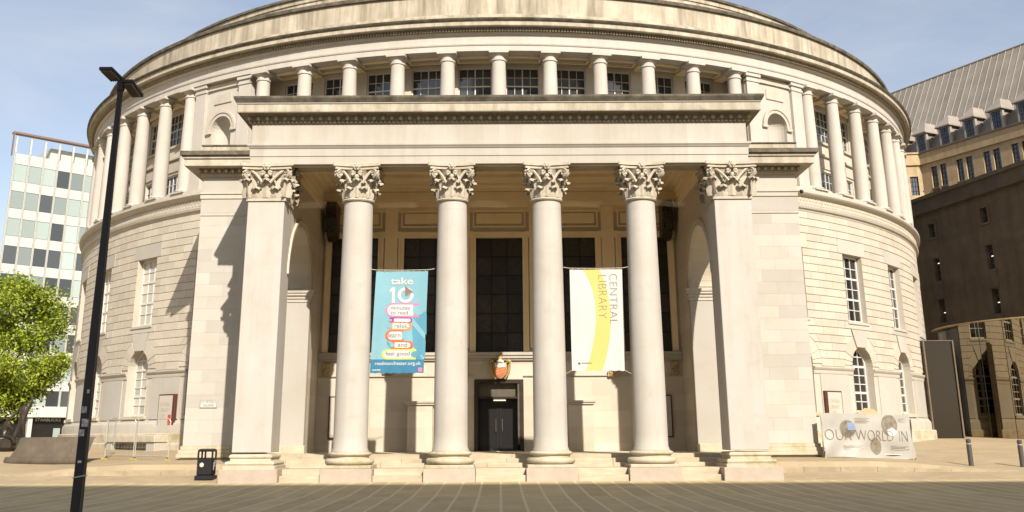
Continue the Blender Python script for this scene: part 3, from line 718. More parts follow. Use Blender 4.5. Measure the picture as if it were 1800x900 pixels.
# side walls: an open arch between the corner pier and the wing
def arch_wall(s):
    mb = MB(); x0, x1 = s*7.44, s*8.66; ya, yb_ = YC+.6, 38.5; zs, cr_ = 7.02, (38.5-YC-.6)/2; ym = (ya+yb_)/2; ztop = 10.71
    pts = [(ya+.0, zs)]+[(ym-cr_*cos(pi*i/24), zs+cr_*sin(pi*i/24)) for i in range(25)]
    for (a, z), (b, y) in zip(pts, pts[1:]):
        if abs(a-b) < 1e-6: continue
        for x in (x0, x1): mb.quad((x, a, z), (x, b, y), (x, b, ztop), (x, a, ztop))
        mb.quad((x0, a, z), (x0, b, y), (x1, b, y), (x1, a, z))
    mb.build('side_arch_wall', M['inner'], lib)
    # archivolt on the inner face
    mb = MB()
    for i in range(24):
        t0, t1 = pi*i/24, pi*(i+1)/24
        for ra, rb_, d in ((.0, .16, .04), (.16, .26, .08)):
            q = [(ym-(cr_+ra)*cos(t0), zs+(cr_+ra)*sin(t0)), (ym-(cr_+rb_)*cos(t0), zs+(cr_+rb_)*sin(t0)), (ym-(cr_+rb_)*cos(t1), zs+(cr_+rb_)*sin(t1)), (ym-(cr_+ra)*cos(t1), zs+(cr_+ra)*sin(t1))]
            mb.prism(q, lambda a, z: (x0+s*.02, a, z), lambda a, z: (x0-s*d, a, z))
    mb.build('archivolt', M['inner'], lib)
    # rear jamb: a panelled pier with an impost
    mb = MB(); mb.box(min(x0, x1), max(x0, x1), 38.5, 41.1, .9, 10.71); j = mb.build('arch_jamb', M['inner'], lib)
    mb = MB(); xx0, xx1 = sorted((s*7.36, s*8.62)); mb.box(xx0, xx1, 38.2, 38.52, 1.0, 6.55); mb.build('jamb_pilaster', M['ash'], j, bevel=.01)
    mb = MB()
    for e, z0, z1 in ((.03, 6.55, 6.68), (.07, 6.68, 6.80), (.13, 6.80, 6.90), (.17, 6.90, 7.0)): mb.box(xx0-e, xx1+e, 38.2-e, 38.6, z0, z1)
    mb.build('impost', M['stone'], j)
    mb = MB(); mb.box(xx0-.06, xx1+.06, 38.1, 38.5, .92, 1.22); mb.build('jamb_base', M['base'], j, bevel=.02)
    for z0, z1 in ((7.12, 7.42), (7.55, 9.35)):
        mb = MB(); a, b = sorted((s*7.72, s*8.42))
        for (p0, p1, q0, q1) in ((a, b, z0, z0+.05), (a, b, z1-.05, z1), (a, a+.05, z0+.05, z1-.05), (b-.05, b, z0+.05, z1-.05)): mb.box(p0, p1, 38.46, 38.5, q0, q1)
        mb.build('jamb_panel', M['inner'], j)
for s in (-1, 1): arch_wall(s)
# platform and steps
pf = MB().box(-9.0, 9.0, 35.4, 41.2, .1, .93).build('portico_floor', M['floor'], lib)
gapsx = [(-7.1, -5.79), (-4.11, -2.49), (-.81, .81), (2.49, 4.11), (5.79, 7.1)]
for a, b in gapsx:
    MB().box(a, b, 33.03, 33.5, .05, .33).build('step', M['step'], lib, bevel=.012)
    MB().box(a, b, 33.42, 34.75, .05, .53).build('step', M['step'], lib, bevel=.012)
for y0, y1, z in ((34.72, 35.2, .665), (35.06, 35.6, .80), (35.38, 36.0, .934)):
    x = -8.98
    while x < 8.9:
        l = min(rnd.uniform(1.5, 2.3), 8.98-x)
        if 8.98-x-l < .6: l = 8.98-x
        MB().box(x+.003, x+l-.003, y0, y1, .06, z+rnd.uniform(-.003, .003)).build('step', M['step'], lib, bevel=.012); x += l
MB().box(-7.1, 7.1, 34.5, 34.73, .05, .525).build('step_landing', M['step'], lib)
for s in (-1, 1):
    for row in (0, 1):
        x = 9.03
        while x < 17.4:
            l = 1.25; x1 = x+l-.006; mb = MB()
            def top(X): return (.30+.17*(1-ramp_w(X))) if row == 0 else lerp_tab(GL, 35.5)*(1-ramp_w(X))+lerp_tab(GR, 35.5)*ramp_w(X)+.006
            y0, y1 = ((35.0, 35.46), (35.40, 35.95))[row]
            za, zb = top(x), top(x1)
            mb.add([(s*x,y0,.1),(s*x1,y0,.1),(s*x1,y1,.1),(s*x,y1,.1),(s*x,y0,za),(s*x1,y0,zb),(s*x1,y1,zb+.003),(s*x,y1,za+.003)], [(0,3,2,1),(4,5,6,7),(0,1,5,4),(1,2,6,5),(2,3,7,6),(3,0,4,7)])
            mb.build('step', M['flank'], lib, bevel=.01); x += l
# back wall with five tall leaded windows, panels, ledge and door
BWX = 41.0
WX = [-6.1, -3.05, -.02, 3.05, 6.1]; BW = .98; BZ0, BZ1 = 4.83, 9.6
bw = MB()
def bq(x0, x1, z0, z1): bw.quad((x0, BWX, z0), (x1, BWX, z0), (x1, BWX, z1), (x0, BWX, z1))
edges = [-7.46]+[e for x in WX for e in (x-BW, x+BW)]+[7.46]
for i in range(0, len(edges), 2): bq(edges[i], edges[i+1], 4.83, 11.6)
for x in WX:
    bq(x-BW, x+BW, BZ1, 11.6)
    for a, b in (((x-BW, BZ0), (x-BW, BZ1)), ((x+BW, BZ0), (x+BW, BZ1)), ((x-BW, BZ1), (x+BW, BZ1))): bw.quad((a[0], BWX, a[1]), (b[0], BWX, b[1]), (b[0], BWX+.3, b[1]), (a[0], BWX+.3, a[1]))
DX0, DX1, DZ = -1.06, .94, 3.74
bq(-7.46, DX0, .9, 4.83); bq(DX1, 7.46, .9, 4.83); bq(DX0, DX1, DZ, 4.83)
for a, b in (((DX0, .9), (DX0, DZ)), ((DX1, .9), (DX1, DZ)), ((DX0, DZ), (DX1, DZ))): bw.quad((a[0], BWX, a[1]), (b[0], BWX, b[1]), (b[0], BWX+.9, b[1]), (a[0], BWX+.9, a[1]))
back = bw.build('portico_back_wall', M['inner'], lib)
for i, x in enumerate(WX):
    f = lambda a, d, z, x=x: (x+a, BWX+.18-d, z)
    fr = MB(); cols, rows = (3, 6)
    for k in range(cols+1): boxL(fr, f, -BW+2*BW*k/cols-.022, -BW+2*BW*k/cols+.022, -.02, .03, BZ0, BZ1)
    for k in range(rows+1): boxL(fr, f, -BW, BW, -.02, .035, BZ0+(BZ1-BZ0)*k/rows-.022, BZ0+(BZ1-BZ0)*k/rows+.022)
    wo = fr.build('leaded_window', M['leadbar'], lib)
    for k in range(cols):
        for j in range(rows): pane(wo, M['lead'], f, 0, -BW+2*BW*k/cols+.022, -BW+2*BW*(k+1)/cols-.022, BZ0+(BZ1-BZ0)*j/rows+.022, BZ0+(BZ1-BZ0)*(j+1)/rows-.022)
    sr = MB()
    for e0, e1, d in ((0, .14, .06), (.14, .24, .10)):
        for sx in (-1, 1):
            a, b = sorted((sx*(BW+e0), sx*(BW+e1))); sr.box(x+a, x+b, BWX-d, BWX+.01, BZ0+.02, BZ1+e1)
        sr.box(x-BW-e0, x+BW+e0, BWX-d-.002, BWX+.01, BZ1+e0, BZ1+e1)
    for sx in (-1, 1):
        a, b = sorted((sx*(BW+.1), sx*(BW+.32))); sr.box(x+a, x+b, BWX-.115, BWX+.01, BZ1-.02, BZ1+.26)
    sr.build('window_surround', M['ceil'], lib)
    pn = MB()
    for (a, b, q0, q1) in ((-1.12, 1.12, 10.04, 10.10), (-1.12, 1.12, 10.74, 10.80), (-1.12, -1.06, 10.10, 10.74), (1.06, 1.12, 10.10, 10.74)): pn.box(x+a, x+b, BWX-.06, BWX+.01, q0, q1)
    pn.box(x-.96, x+.96, BWX-.04, BWX+.01, 10.2, 10.64); pn.build('wall_panel', M['ceil'], lib)
for x in (-4.57, -1.53, 1.51, 4.57):
    MB().box(x-.27, x+.27, BWX-.09, BWX+.01, 5.0, 10.95).build('wall_pilaster', M['ceil'], lib, bevel=.008)
MB().box(-7.42, 7.42, BWX-.14, BWX+.01, 10.95, 11.2).box(-7.42, 7.42, BWX-.2, BWX+.01, 11.2, 11.54).build('wall_architrave', M['ceil'], lib)
MB().box(-7.42, 7.42, BWX-.22, BWX+.01, 4.70, 4.82).box(-7.42, 7.42, BWX-.17, BWX+.01, 4.58, 4.698).box(-7.42, 7.42, BWX-.10, BWX+.01, 4.50, 4.578).build('window_ledge', M['stone'], lib)
MB().box(-7.42, DX0, BWX-.07, BWX+.01, 3.86, 3.90).box(DX1, 7.42, BWX-.07, BWX+.01, 3.86, 3.90).build('wall_fillet', M['stone'], lib)
# door: bronze frame, transom, pair of leaves
d = MB(); d.box(DX0, DX0+.16, BWX-.05, BWX+.5, .93, DZ); d.box(DX1-.16, DX1, BWX-.05, BWX+.5, .93, DZ); d.box(DX0+.16, DX1-.16, BWX-.05, BWX+.5, DZ-.16, DZ); d.box(DX0+.16, DX1-.16, BWX+.05, BWX+.45, 2.98, 3.06)
door = d.build('entrance_door', M['bronze'], lib, bevel=.01)
MB().box(DX0+.16, DX1-.16, BWX+.25, BWX+.3, 3.06, DZ-.16).build('transom_panel', M['bronzelit'], door)
MB().box(DX1-.24, DX1-.165, BWX-.02, BWX+.3, 1.2, DZ-.17).build('side_strip', M['bronzelit'], door)
for a, b in ((DX0+.16, -.07), (-.05, DX1-.24)):
    l = MB(); l.box(a, a+.08, BWX+.55, BWX+.6, .95, 2.98); l.box(b-.08, b, BWX+.55, BWX+.6, .95, 2.98); l.box(a+.08, b-.08, BWX+.55, BWX+.6, 2.86, 2.98); l.box(a+.08, b-.08, BWX+.55, BWX+.6, .95, 1.12); l.box(a+.08, b-.08, BWX+.55, BWX+.6, 1.9, 1.96)
    lo_ = l.build('door_leaf', M['black'], door); MB().box(a+.08, b-.08, BWX+.57, BWX+.58, 1.12, 2.86).build('pane', M['dark'], lo_)
    MB().tube([(b-.12 if a < -.5 else a+.12, BWX+.5, 1.7), (b-.12 if a < -.5 else a+.12, BWX+.5, 2.2)], .02).build('handle', M['bronzelit'], lo_)
MB().box(-.28, .22, BWX+.4, BWX+.5, 2.91, 2.95).build('door_lamp', M['lamp'], door)
MB().box(DX0-.3, DX1+.3, BWX+.9, BWX+1.0, .5, 4).build('vestibule', M['dark'], lib)
MB().box(DX0+.05, DX1-.05, BWX-.25, BWX+.6, .925, .945).build('threshold', M['step'], lib)
# low pedestals either side of the door
for x in (-3.2, 3.2):
    q = MB().box(x-.5, x+.5, 40.35, 41.0, .93, 2.72).build('pedestal', M['inner'], lib, bevel=.015)
    MB().box(x-.56, x+.56, 40.28, 41.0, 2.722, 2.80).box(x-.60, x+.60, 40.24, 41.0, 2.801, 2.88).build('pedestal_cap', M['stone'], q, bevel=.01)
# gilded reliefs on the wall band
for x, z, w_, h in ((-7.08, 4.16, .34, .5), (-4.6, 4.12, .4, .32), (4.6, 3.93, .46, .22), (7.08, 4.16, .34, .5), (-1.5, 4.16, .3, .5)):
    r_ = MB().box(x-w_/2, x+w_/2, BWX-.13, BWX+.01, z-h/2, z+h/2).build('relief_plaque', M['relief'], lib, bevel=.02)
    q = MB()
    for i in range(9):
        q.ball((x+rnd.uniform(-.36, .36)*w_, BWX-.13, z+rnd.uniform(-.36, .36)*h), rnd.uniform(.03, .06), 6, 4)
    q.tube([(x-w_*.3, BWX-.14, z-h*.3), (x, BWX-.15, z+h*.1), (x+w_*.3, BWX-.14, z+h*.35)], .025, 6); q.build('relief_figure', M['gold'], r_, smooth=60)
# coat of arms over the door
cx_, cz_ = 0.0, 4.12
sh_pts = [(-.27,.30),(-.14,.27),(0,.30),(.14,.27),(.27,.30),(.28,.0),(.24,-.18),(.13,-.31),(0,-.38),(-.13,-.31),(-.24,-.18),(-.28,.0)]
def fxy(y, sc_=1): return lambda a, z: (cx_+a*sc_, y, cz_+z*sc_)
arms = MB().prism(sh_pts, fxy(BWX-.30), fxy(BWX-.07)).build('coat_of_arms', M['gold'], lib, bevel=.02)
MB().prism([(p[0]*.82, p[1]*.82) for p in sh_pts], fxy(BWX-.325), fxy(BWX-.28)).build('shield_field', M['red'], arms)
MB().prism([(-.215,.24),(0,.235),(.215,.24),(.22,.09),(-.22,.09)], fxy(BWX-.34), fxy(BWX-.31)).build('shield_chief', M['silver'], arms)
q = MB()
for k in range(3):
    o = -.16+k*.11; q.prism([(-.2+.02, o-.06), (-.2+.02, o-.02), (.18, o+.10), (.18, o+.06)], fxy(BWX-.338), fxy(BWX-.31))
q.build('shield_bends', M['gold'], arms)
q = MB()
for s in (-1, 1):
    q.tube([(s*.22, BWX-.2, cz_-.32), (s*.33, BWX-.22, cz_-.12), (s*.36, BWX-.22, cz_+.12), (s*.40, BWX-.2, cz_+.30), (s*.34, BWX-.2, cz_+.38), (s*.26, BWX-.2, cz_+.33)], [.05,.065,.07,.075,.06,.04], 7)
    q.ball((s*.37, BWX-.2, cz_+.33), .085, 7, 5); q.ball((s*.31, BWX-.2, cz_-.05), .07, 7, 5); q.ball((s*.20, BWX-.18, cz_-.34), .06, 7, 5)
q.ball((0, BWX-.22, cz_+.45), .11, 8, 6); q.tube([(0, BWX-.22, cz_+.3), (0, BWX-.22, cz_+.5), (0, BWX-.22, cz_+.66)], [.13, .09, .03], 8); q.build('mantling', M['gold'], arms, smooth=60)
q = MB(); q.tube([(-.12, BWX-.26, cz_+.30), (0, BWX-.3, cz_+.36), (.12, BWX-.26, cz_+.30)], .06, 7); q.build('helm', M['silver'], arms, smooth=60)
# dark carved brackets below the portico ceiling
for s in (-1, 1):
    x = s*6.98; q = MB()
    prof = [(0,10.95),(.62,10.95),(.66,10.6),(.60,10.2),(.46,9.8),(.34,9.52),(.20,9.40),(0,9.40)]
    q.prism(prof, lambda a, z: (x-.22, BWX-.08-a*1.6, z), lambda a, z: (x+.22, BWX-.08-a*1.6, z)); br_ = q.build('carved_bracket', M['bronze'], lib, bevel=.03)
    q = MB()
    for i in range(26):
        z = rnd.uniform(9.5, 10.9); a = lerp_tab([(9.4,.2),(9.8,.46),(10.2,.6),(10.6,.66),(10.95,.62)], z)*1.6; q.ball((x+rnd.uniform(-.2, .2), BWX-.08-a, z), rnd.uniform(.04, .08), 6, 4)
    q.build('bracket_carving', M['bronze'], br_, smooth=60, kind='stuff')
# the two flanking wings
WY = 38.5
for s in (-1, 1):
    xo, xi = 11.95, 8.66
    def sx(a, b): return sorted((s*a, s*b))
    a, b = sx(xi-.1, xo-.03); wg = MB().box(a, b, WY+.03, 44, .5, 10.1).build('wing', M['joint'], lib)
    z = 1.22; k = 0
    while z < 10.02:
        h = min(.468, 10.05-z); x = xi; cuts = [xi, xi+1.1, xi+2.2, xo] if k % 2 == 0 else [xi, xi+.55, xi+1.65, xi+2.75, xo]
        for c0, c1 in zip(cuts, cuts[1:]):
            a, b = sx(c0, c1); MB().box(a+.0015, b-.0015, WY+rnd.uniform(0, .004), WY+.3, z+.0015, z+h-.0015).build('ashlar_block', M['ash'], wg)
        a, b = sx(xo-.04, xo); MB().box(a, b, WY+.31, 43.6, z+.0015, z+h-.0015).build('ashlar_block', M['ash'], wg)
        z += h; k += 1
    def lay(p_, z0, z1, name, m, pa=wg):
        a, b = sx(xi-.1, xo+p_); MB().box(a, b, WY-p_, 44, z0, z1).build(name, M[m], pa, bevel=.008)
    lay(.05, .4, .80, 'wing_plinth', 'base'); lay(.18, .802, .93, 'wing_plinth', 'base'); lay(.13, .932, 1.08, 'wing_base', 'base'); lay(.06, 1.082, 1.215, 'wing_base', 'base')
    lay(.03, 10.05, 10.16, 'wing_moulding', 'stone'); lay(.02, 10.162, 10.74, 'wing_architrave', 'ash'); lay(.06, 10.742, 10.92, 'wing_moulding', 'stone'); lay(.10, 10.922, 11.0, 'wing_moulding', 'stone')
    lay(.0, 11.002, 11.66, 'wing_frieze', 'ash'); lay(.08, 11.662, 11.78, 'wing_moulding', 'carved'); lay(.16, 11.782, 11.96, 'wing_moulding', 'shadecarve')
    lay(.62, 11.962, 12.25, 'wing_cornice', 'cornice'); lay(.68, 12.252, 12.37, 'wing_cornice', 'cornice'); lay(.78, 12.372, 12.55, 'wing_cornice_top', 'grime'); lay(.1, 12.552, 12.92, 'wing_blocking', 'attic'); lay(.14, 12.922, 12.98, 'wing_coping', 'grime')
    q = MB(); x = xi-.1
    while x < xo+.2: q.ball((s*x, WY-.2, 11.87), .07, 6, 5, 1.15); x += .27
    for i in range(18): q.ball((s*(xo+.2), WY+i*.27, 11.87), .07, 6, 5, 1.15)
    q.build('egg_moulding', M['carved'], wg, kind='stuff', smooth=60)
# bird netting across the portico behind the capitals
q = MB(); nxn = 60
for i in range(nxn+1):
    x = -7.4+14.8*i/nxn; dip = .03*sin(x*1.9)**2
    q.v += [(x, 34.5, 10.68), (x, 34.56+.05*sin(x*3), 10.0), (x, 34.5+.06*sin(x*4.1), 9.42+dip)]
for i in range(nxn): q.f += [(i*3, i*3+3, i*3+4, i*3+1), (i*3+1, i*3+4, i*3+5, i*3+2)]
q.build('bird_net', M['net'], label='thin translucent bird net strung behind the portico capitals', cat='net')

# ------------------------------------------------------------------ lettering
_txt = {}
def text2d(s, weight=0.0, spacing=1.0):
    key = (s, weight, spacing)
    if key in _txt: return _txt[key]
    cu = bpy.data.curves.new('t', 'FONT'); cu.body = s; cu.size = 1; cu.offset = weight; cu.resolution_u = 4; cu.space_character = spacing
    o = bpy.data.objects.new('t', cu); C.objects.link(o); dg = bpy.context.evaluated_depsgraph_get(); me = bpy.data.meshes.new_from_object(o.evaluated_get(dg))
    vs = [(v.co.x, v.co.y) for v in me.vertices]; fs = [tuple(p.vertices) for p in me.polygons]
    bpy.data.objects.remove(o); bpy.data.curves.remove(cu); bpy.data.meshes.remove(me)
    _txt[key] = (vs, fs); return vs, fs
def text(mb, s, F, u0, u1, v0, v1, weight=0., spacing=1., rot=0):
    # fit the string into the box u0..u1 x v0..v1 of surface F(u, v) -> 3d (v downwards)
    vs, fs = text2d(s, weight, spacing); x0 = min(v[0] for v in vs); x1 = max(v[0] for v in vs); y0 = min(v[1] for v in vs); y1 = max(v[1] for v in vs)
    out = []
    for x, y in vs:
        a, b = (x-x0)/(x1-x0), (y-y0)/(y1-y0)
        if rot == 0: out.append(F(u0+(u1-u0)*a, v1-(v1-v0)*b))
        else: out.append(F(u0+(u1-u0)*b, v0+(v1-v0)*a))
    mb.add(out, fs)

# ------------------------------------------------------------------ hanging banners
def banner(name, label, corners, matn, fold):
    (xl0, xr0, zt), (xl1, xr1, zb) = corners
    def F(u, v, off=0):
        xl = xl0+(xl1-xl0)*v; xr = xr0+(xr1-xr0)*v
        y = YC-.15+fold(u, v)-off
        zz = zt+(zb-zt)*v+(.012*sin(u*2*pi*7)*(1 if v > .985 else 0))
        return (xl+(xr-xl)*u, y, zz)
    t = thing(name, label, 'banner', ((xl0+xr0)/2, YC-.15, zb))
    mb = MB(); nu, nv = 28, 40
    for j in range(nv+1):
        for i in range(nu+1): mb.v.append(F(i/nu, j/nv))
    for j in range(nv):
        for i in range(nu): mb.f.append((j*(nu+1)+i, j*(nu+1)+i+1, (j+1)*(nu+1)+i+1, (j+1)*(nu+1)+i))
    mb.build('cloth', matn, t, smooth=80)
    r_ = MB(); r_.tube([(xl0-.22, YC-.1, zt+.09), (xl0, YC-.13, zt+.05), ((xl0+xr0)/2, YC-.14, zt+.035), (xr0, YC-.13, zt+.05), (xr0+.22, YC-.1, zt+.09)], .012, 5)
    for i in range(9):
        u = (i+.5)/9; x = xl0+(xr0-xl0)*u; r_.tube([(x, YC-.14, zt+.045), (x, YC-.15, zt-.02)], .008, 4)
    for s_, x in ((-1, xl1), (1, xr1)): r_.tube([(x, YC-.14, zb+.02), (x+s_*.22, YC-.12, zb-.1)], .008, 4)
    r_.build('cord', M['rope'], t)
    return t, F
def poly_on(mb, F, pts, off, maxlen=.06):
    # fan a convex-ish outline from its centroid, subdivided so that it follows the folds
    P = []
    for (a, b), (c, d) in zip(pts, pts[1:]+pts[:1]):
        n = max(1, int(math.hypot(c-a, d-b)/maxlen))
        P += [(a+(c-a)*i/n, b+(d-b)*i/n) for i in range(n)]
    cx = sum(p[0] for p in P)/len(P); cy = sum(p[1] for p in P)/len(P); n = len(P)
    nr = 8; vs = [F(cx, cy, off)]+[F(cx+(a-cx)*k/nr, cy+(b-cy)*k/nr, off) for k in range(1, nr+1) for a, b in P]
    mb.add(vs, [(0, 1+i, 1+(i+1) % n) for i in range(n)]+[(1+k*n+i, 1+(k+1)*n+i, 1+(k+1)*n+(i+1) % n, 1+k*n+(i+1) % n) for k in range(nr-1) for i in range(n)])
fold_b = lambda u, v: .02*sin(u*9+v*2)*(1-.3*v)+.018*sin(u*4-v*5)+.012*sin(u*23+1)*v
bt, BF = banner('blue_banner', 'sky blue printed banner of stacked books hung between left portico columns', ((-4.24, -2.46, 7.0), (-4.36, -2.56, 3.58)), M['bblue'], fold_b)
def uv(x, y): v = (y-80)/758; return ((x-98+30*v)/392, v)
def add_poly(pts, m, off, name):
    mb = MB(); poly_on(mb, BF, [uv(*p) for p in pts], off); mb.build(name, M[m], bt, smooth=80)
def pill(x0, x1, y0, y1, side):
    r = (y1-y0)/2; ym = (y0+y1)/2; rx = r
    arc = [(rx*sin(pi*i/10), -r*cos(pi*i/10)) for i in range(11)]
    if side == 'L': return [(x1, y0)]+[(x0+rx-a, ym+b) for a, b in arc]+[(x1, y1)]
    return [(x0, y0)]+[(x1-rx+a, ym+b) for a, b in arc]+[(x0, y1)]
for pts in ([(378,340),(420,335),(480,400),(480,560),(372,425)], [(372,480),(474,600),(470,736),(380,640)], [(385,668),(410,690),(455,736),(390,736)], [(190,600),(240,660),(225,665),(190,625)]): add_poly(pts, 'bblue2', .004, 'printed_shadow')
add_poly([(70,738),(464,738),(460,838),(68,838)], 'bblue3', .004, 'printed_band')
for (x0, x1, y0, y1, side, m, ix) in ((172,425,322,428,'L','bpink',(186,380)), (205,374,430,470,'R','bpurple',(238,362)), (205,374,462,526,'R','borange',(228,352)), (175,312,524,606,'L','bred',(192,298)), (222,384,603,666,'R','bred',(246,362)), (153,402,664,740,'L','bgreen',(170,366))):
    add_poly(pill(x0, x1, y0, y1, side), m, .007, 'printed_book'); t_ = 11 if y1-y0 > 50 else 8
    add_poly(pill(ix[0], ix[1], y0+t_, y1-t_, side), 'bwhite', .011, 'printed_pages')
for cx0, cy0, rx, ry, m in ((418,375,44,38,'bblue'), (212,450,14,9,'bblue'), (207,494,16,20,'bblue'), (310,565,15,27,'bblue'), (226,634,16,18,'bblue'), (402,702,36,24,'bblue2')):
    add_poly([(cx0+rx*cos(2*pi*i/20), cy0+ry*sin(2*pi*i/20)) for i in range(20)], m, .014, 'printed_gap')
def add_text(s, x0, x1, y0, y1, m, off=.015, wt=0., sp=1.):
    mb = MB(); yy = (y0+y1)/2
    text(mb, s, lambda u, v: BF(*uv(x0+(x1-x0)*u, y0+(y1-y0)*v), off), 0, 1, 0, 1, wt, sp); mb.build('lettering', M[m], bt)
add_text('take', 208, 378, 128, 182, 'bwhite', .015, .022)
add_poly([(219,203),(243,203),(243,322),(219,322)], 'bwhite', .015, 'lettering'); add_poly([(202,224),(219,204),(219,232),(202,243)], 'bwhite', .015, 'lettering')
mb = MB(); n = 36
for i in range(n):
    q = []
    for r_, k in ((59, i), (59, i+1), (36, i+1), (36, i)): a = 2*pi*k/n; q.append(BF(*uv(322+r_*cos(a), 262+r_*1.0*sin(a)), .015))
    mb.add(q, [(0,1,2,3)])
mb.build('lettering', M['bwhite'], bt)
add_poly([(316,193),(382,240),(322,268)], 'bbrown', .018, 'printed_clock_wedge'); add_poly([(322,268),(372,243),(382,240),(340,262)], 'bwhite', .021, 'printed_clock_edge')
add_text('minutes', 214, 356, 345, 372, 'bgrey'); add_text('to read.', 214, 350, 380, 408, 'bgrey'); add_text('relax,', 245, 345, 478, 512, 'bgrey'); add_text('learn', 196, 288, 545, 578, 'bgrey'); add_text('and', 270, 338, 616, 648, 'bgrey'); add_text('feel good', 180, 358, 682, 720, 'bgrey')
add_text('readmanchester.org.uk', 104, 440, 755, 788, 'bwhite', .012, .012)
add_poly([(85,812),(145,812),(145,819),(85,819)], 'bwhite', .012, 'small_print'); add_poly([(420,800),(450,800),(449,830),(419,830)], 'bpink', .012, 'printed_logo')
fold_w = lambda u, v: .022*sin(u*6+v*4)+.02*sin(u*3-v*7)*(1-u)+.008*sin(u*25)*v
wt_, WF = banner('white_banner', 'white library banner with curved yellow stripe hung between right portico columns', ((2.40, 4.20, 7.03), (2.40, 4.16, 3.62)), M['banwhite'], fold_w)
def uw(x, y): v = (y-70)/756; return ((x-90-10*v)/398, v)
lft = [(195,70),(235,150),(262,220),(278,300),(285,400),(284,470),(275,560),(258,650),(235,740),(203,824)]; rgt = [(318,70),(350,150),(372,230),(390,320),(400,430),(396,530),(385,620),(365,710),(345,780),(328,824)]
mb = MB()
for i in range(9):
    for j in range(3):
        def mixp(k, t): return (lft[k][0]+(rgt[k][0]-lft[k][0])*t, lft[k][1]+(rgt[k][1]-lft[k][1])*t)
        for h0, h1 in ((0, .5), (.5, 1)):
            def at(h, t): a, b = mixp(i, t), mixp(i+1, t); return WF(*uw(a[0]+(b[0]-a[0])*h, a[1]+(b[1]-a[1])*h), .004)
            mb.quad(at(h0, j/3), at(h0, (j+1)/3), at(h1, (j+1)/3), at(h1, j/3))
mb.build('yellow_stripe', M['byellow'], wt_, smooth=80)
for s_, x0, x1, y0, y1 in (('CENTRAL', 392, 450, 105, 482), ('LIBRARY', 308, 368, 115, 440)):
    mb = MB(); text(mb, s_, lambda u, v: WF(*uw(x0+(x1-x0)*u, y0+(y1-y0)*v), .010), 0, 1, 0, 1, -.022, 1.05, rot=1); mb.build('lettering', M['bink'], wt_)
mb = MB(); poly_on(mb, WF, [uw(155+9*cos(2*pi*i/10), 772+9*sin(2*pi*i/10)) for i in range(10)], .01); mb.build('printed_crest', M['bgrey'], wt_)
mb = MB(); poly_on(mb, WF, [uw(172, 767), uw(252, 767), uw(252, 772), uw(172, 772)], .01); mb.build('small_print', M['bgrey'], wt_)

# ------------------------------------------------------------------ street name plate and cafe boards
sg = thing('street_sign', "white street name plate reading ST PETER'S SQUARE on left wing", 'sign', (-11.08, WY, 2.6))
MB().box(-11.41, -10.75, WY-.03, WY, 2.60, 2.92).build('plate', M['signwhite'], sg, bevel=.006)
q = MB()
for a, b, c_, d_ in ((-11.40, -10.76, 2.61, 2.625), (-11.40, -10.76, 2.895, 2.91), (-11.40, -11.385, 2.625, 2.895), (-10.775, -10.76, 2.625, 2.895)): q.box(a, b, WY-.034, WY-.029, c_, d_)
q.build('border', M['signink'], sg)
q = MB(); text(q, "ST PETER'S", lambda u, v: (-11.35+.54*u, WY-.035, 2.88-.10*v), 0, 1, 0, 1); text(q, 'SQUARE', lambda u, v: (-11.28+.40*u, WY-.035, 2.745-.10*v), 0, 1, 0, 1); q.build('lettering', M['signink'], sg)
def cafe(s, label, red):
    th = s*34.2; f = Lc(th, RB+.16); z0, z1 = (1.70, 3.36); hw = .56
    t = thing('cafe_board', label, 'notice board', f(0, 0, z0), 0, None)
    q = MB(); boxL(q, f, -hw, hw, -.2, 0, z0+.03, z1); q.build('case', M['maroon'], t, bevel=.012)
    p0, p1 = (-hw+.06, hw-.16) if s < 0 else (-hw+.14, hw-.06)
    q = MB(); boxL(q, f, p0, p1, -.02, .012, z0+.07, z1-.06); q.build('poster', M['poster'], t)
    for i, wd in enumerate(('CENTRAL', 'LIBRARY', 'CAFE')):
        q = MB(); w0 = p0+.09; w1 = w0+(p1-p0)*(.74, .70, .42)[i]; zt = z1-.36-i*.24
        text(q, wd, lambda u, v: f(w0+(w1-w0)*u, .016, zt-.16*v), 0, 1, 0, 1, -.018); q.build('lettering', M['posterink'], t)
    if red: q = MB(); boxL(q, f, p1-.22, p1-.02, 0, .016, z0+.35, z0+.78); q.build('red_notice', M['posterred'], t)
cafe(-1, 'maroon framed cafe board with a red notice beside the left wing', True)
cafe(1, 'maroon framed cafe board behind the printed barrier sheet', False)
for s in (-1, 1):
    q = MB().box(s*6.62-.30, s*6.62+.30, 40.9, 41.0, 1.45, 3.1).build('notice_case', M['maroon'], None, bevel=.01, label='dark framed notice case on portico wall behind %s outer column' % ('left', 'right')[s > 0], cat='notice board')
    MB().box(s*6.62-.25, s*6.62+.25, 40.888, 40.899, 1.50, 3.05).build('poster', M['poster'], q)

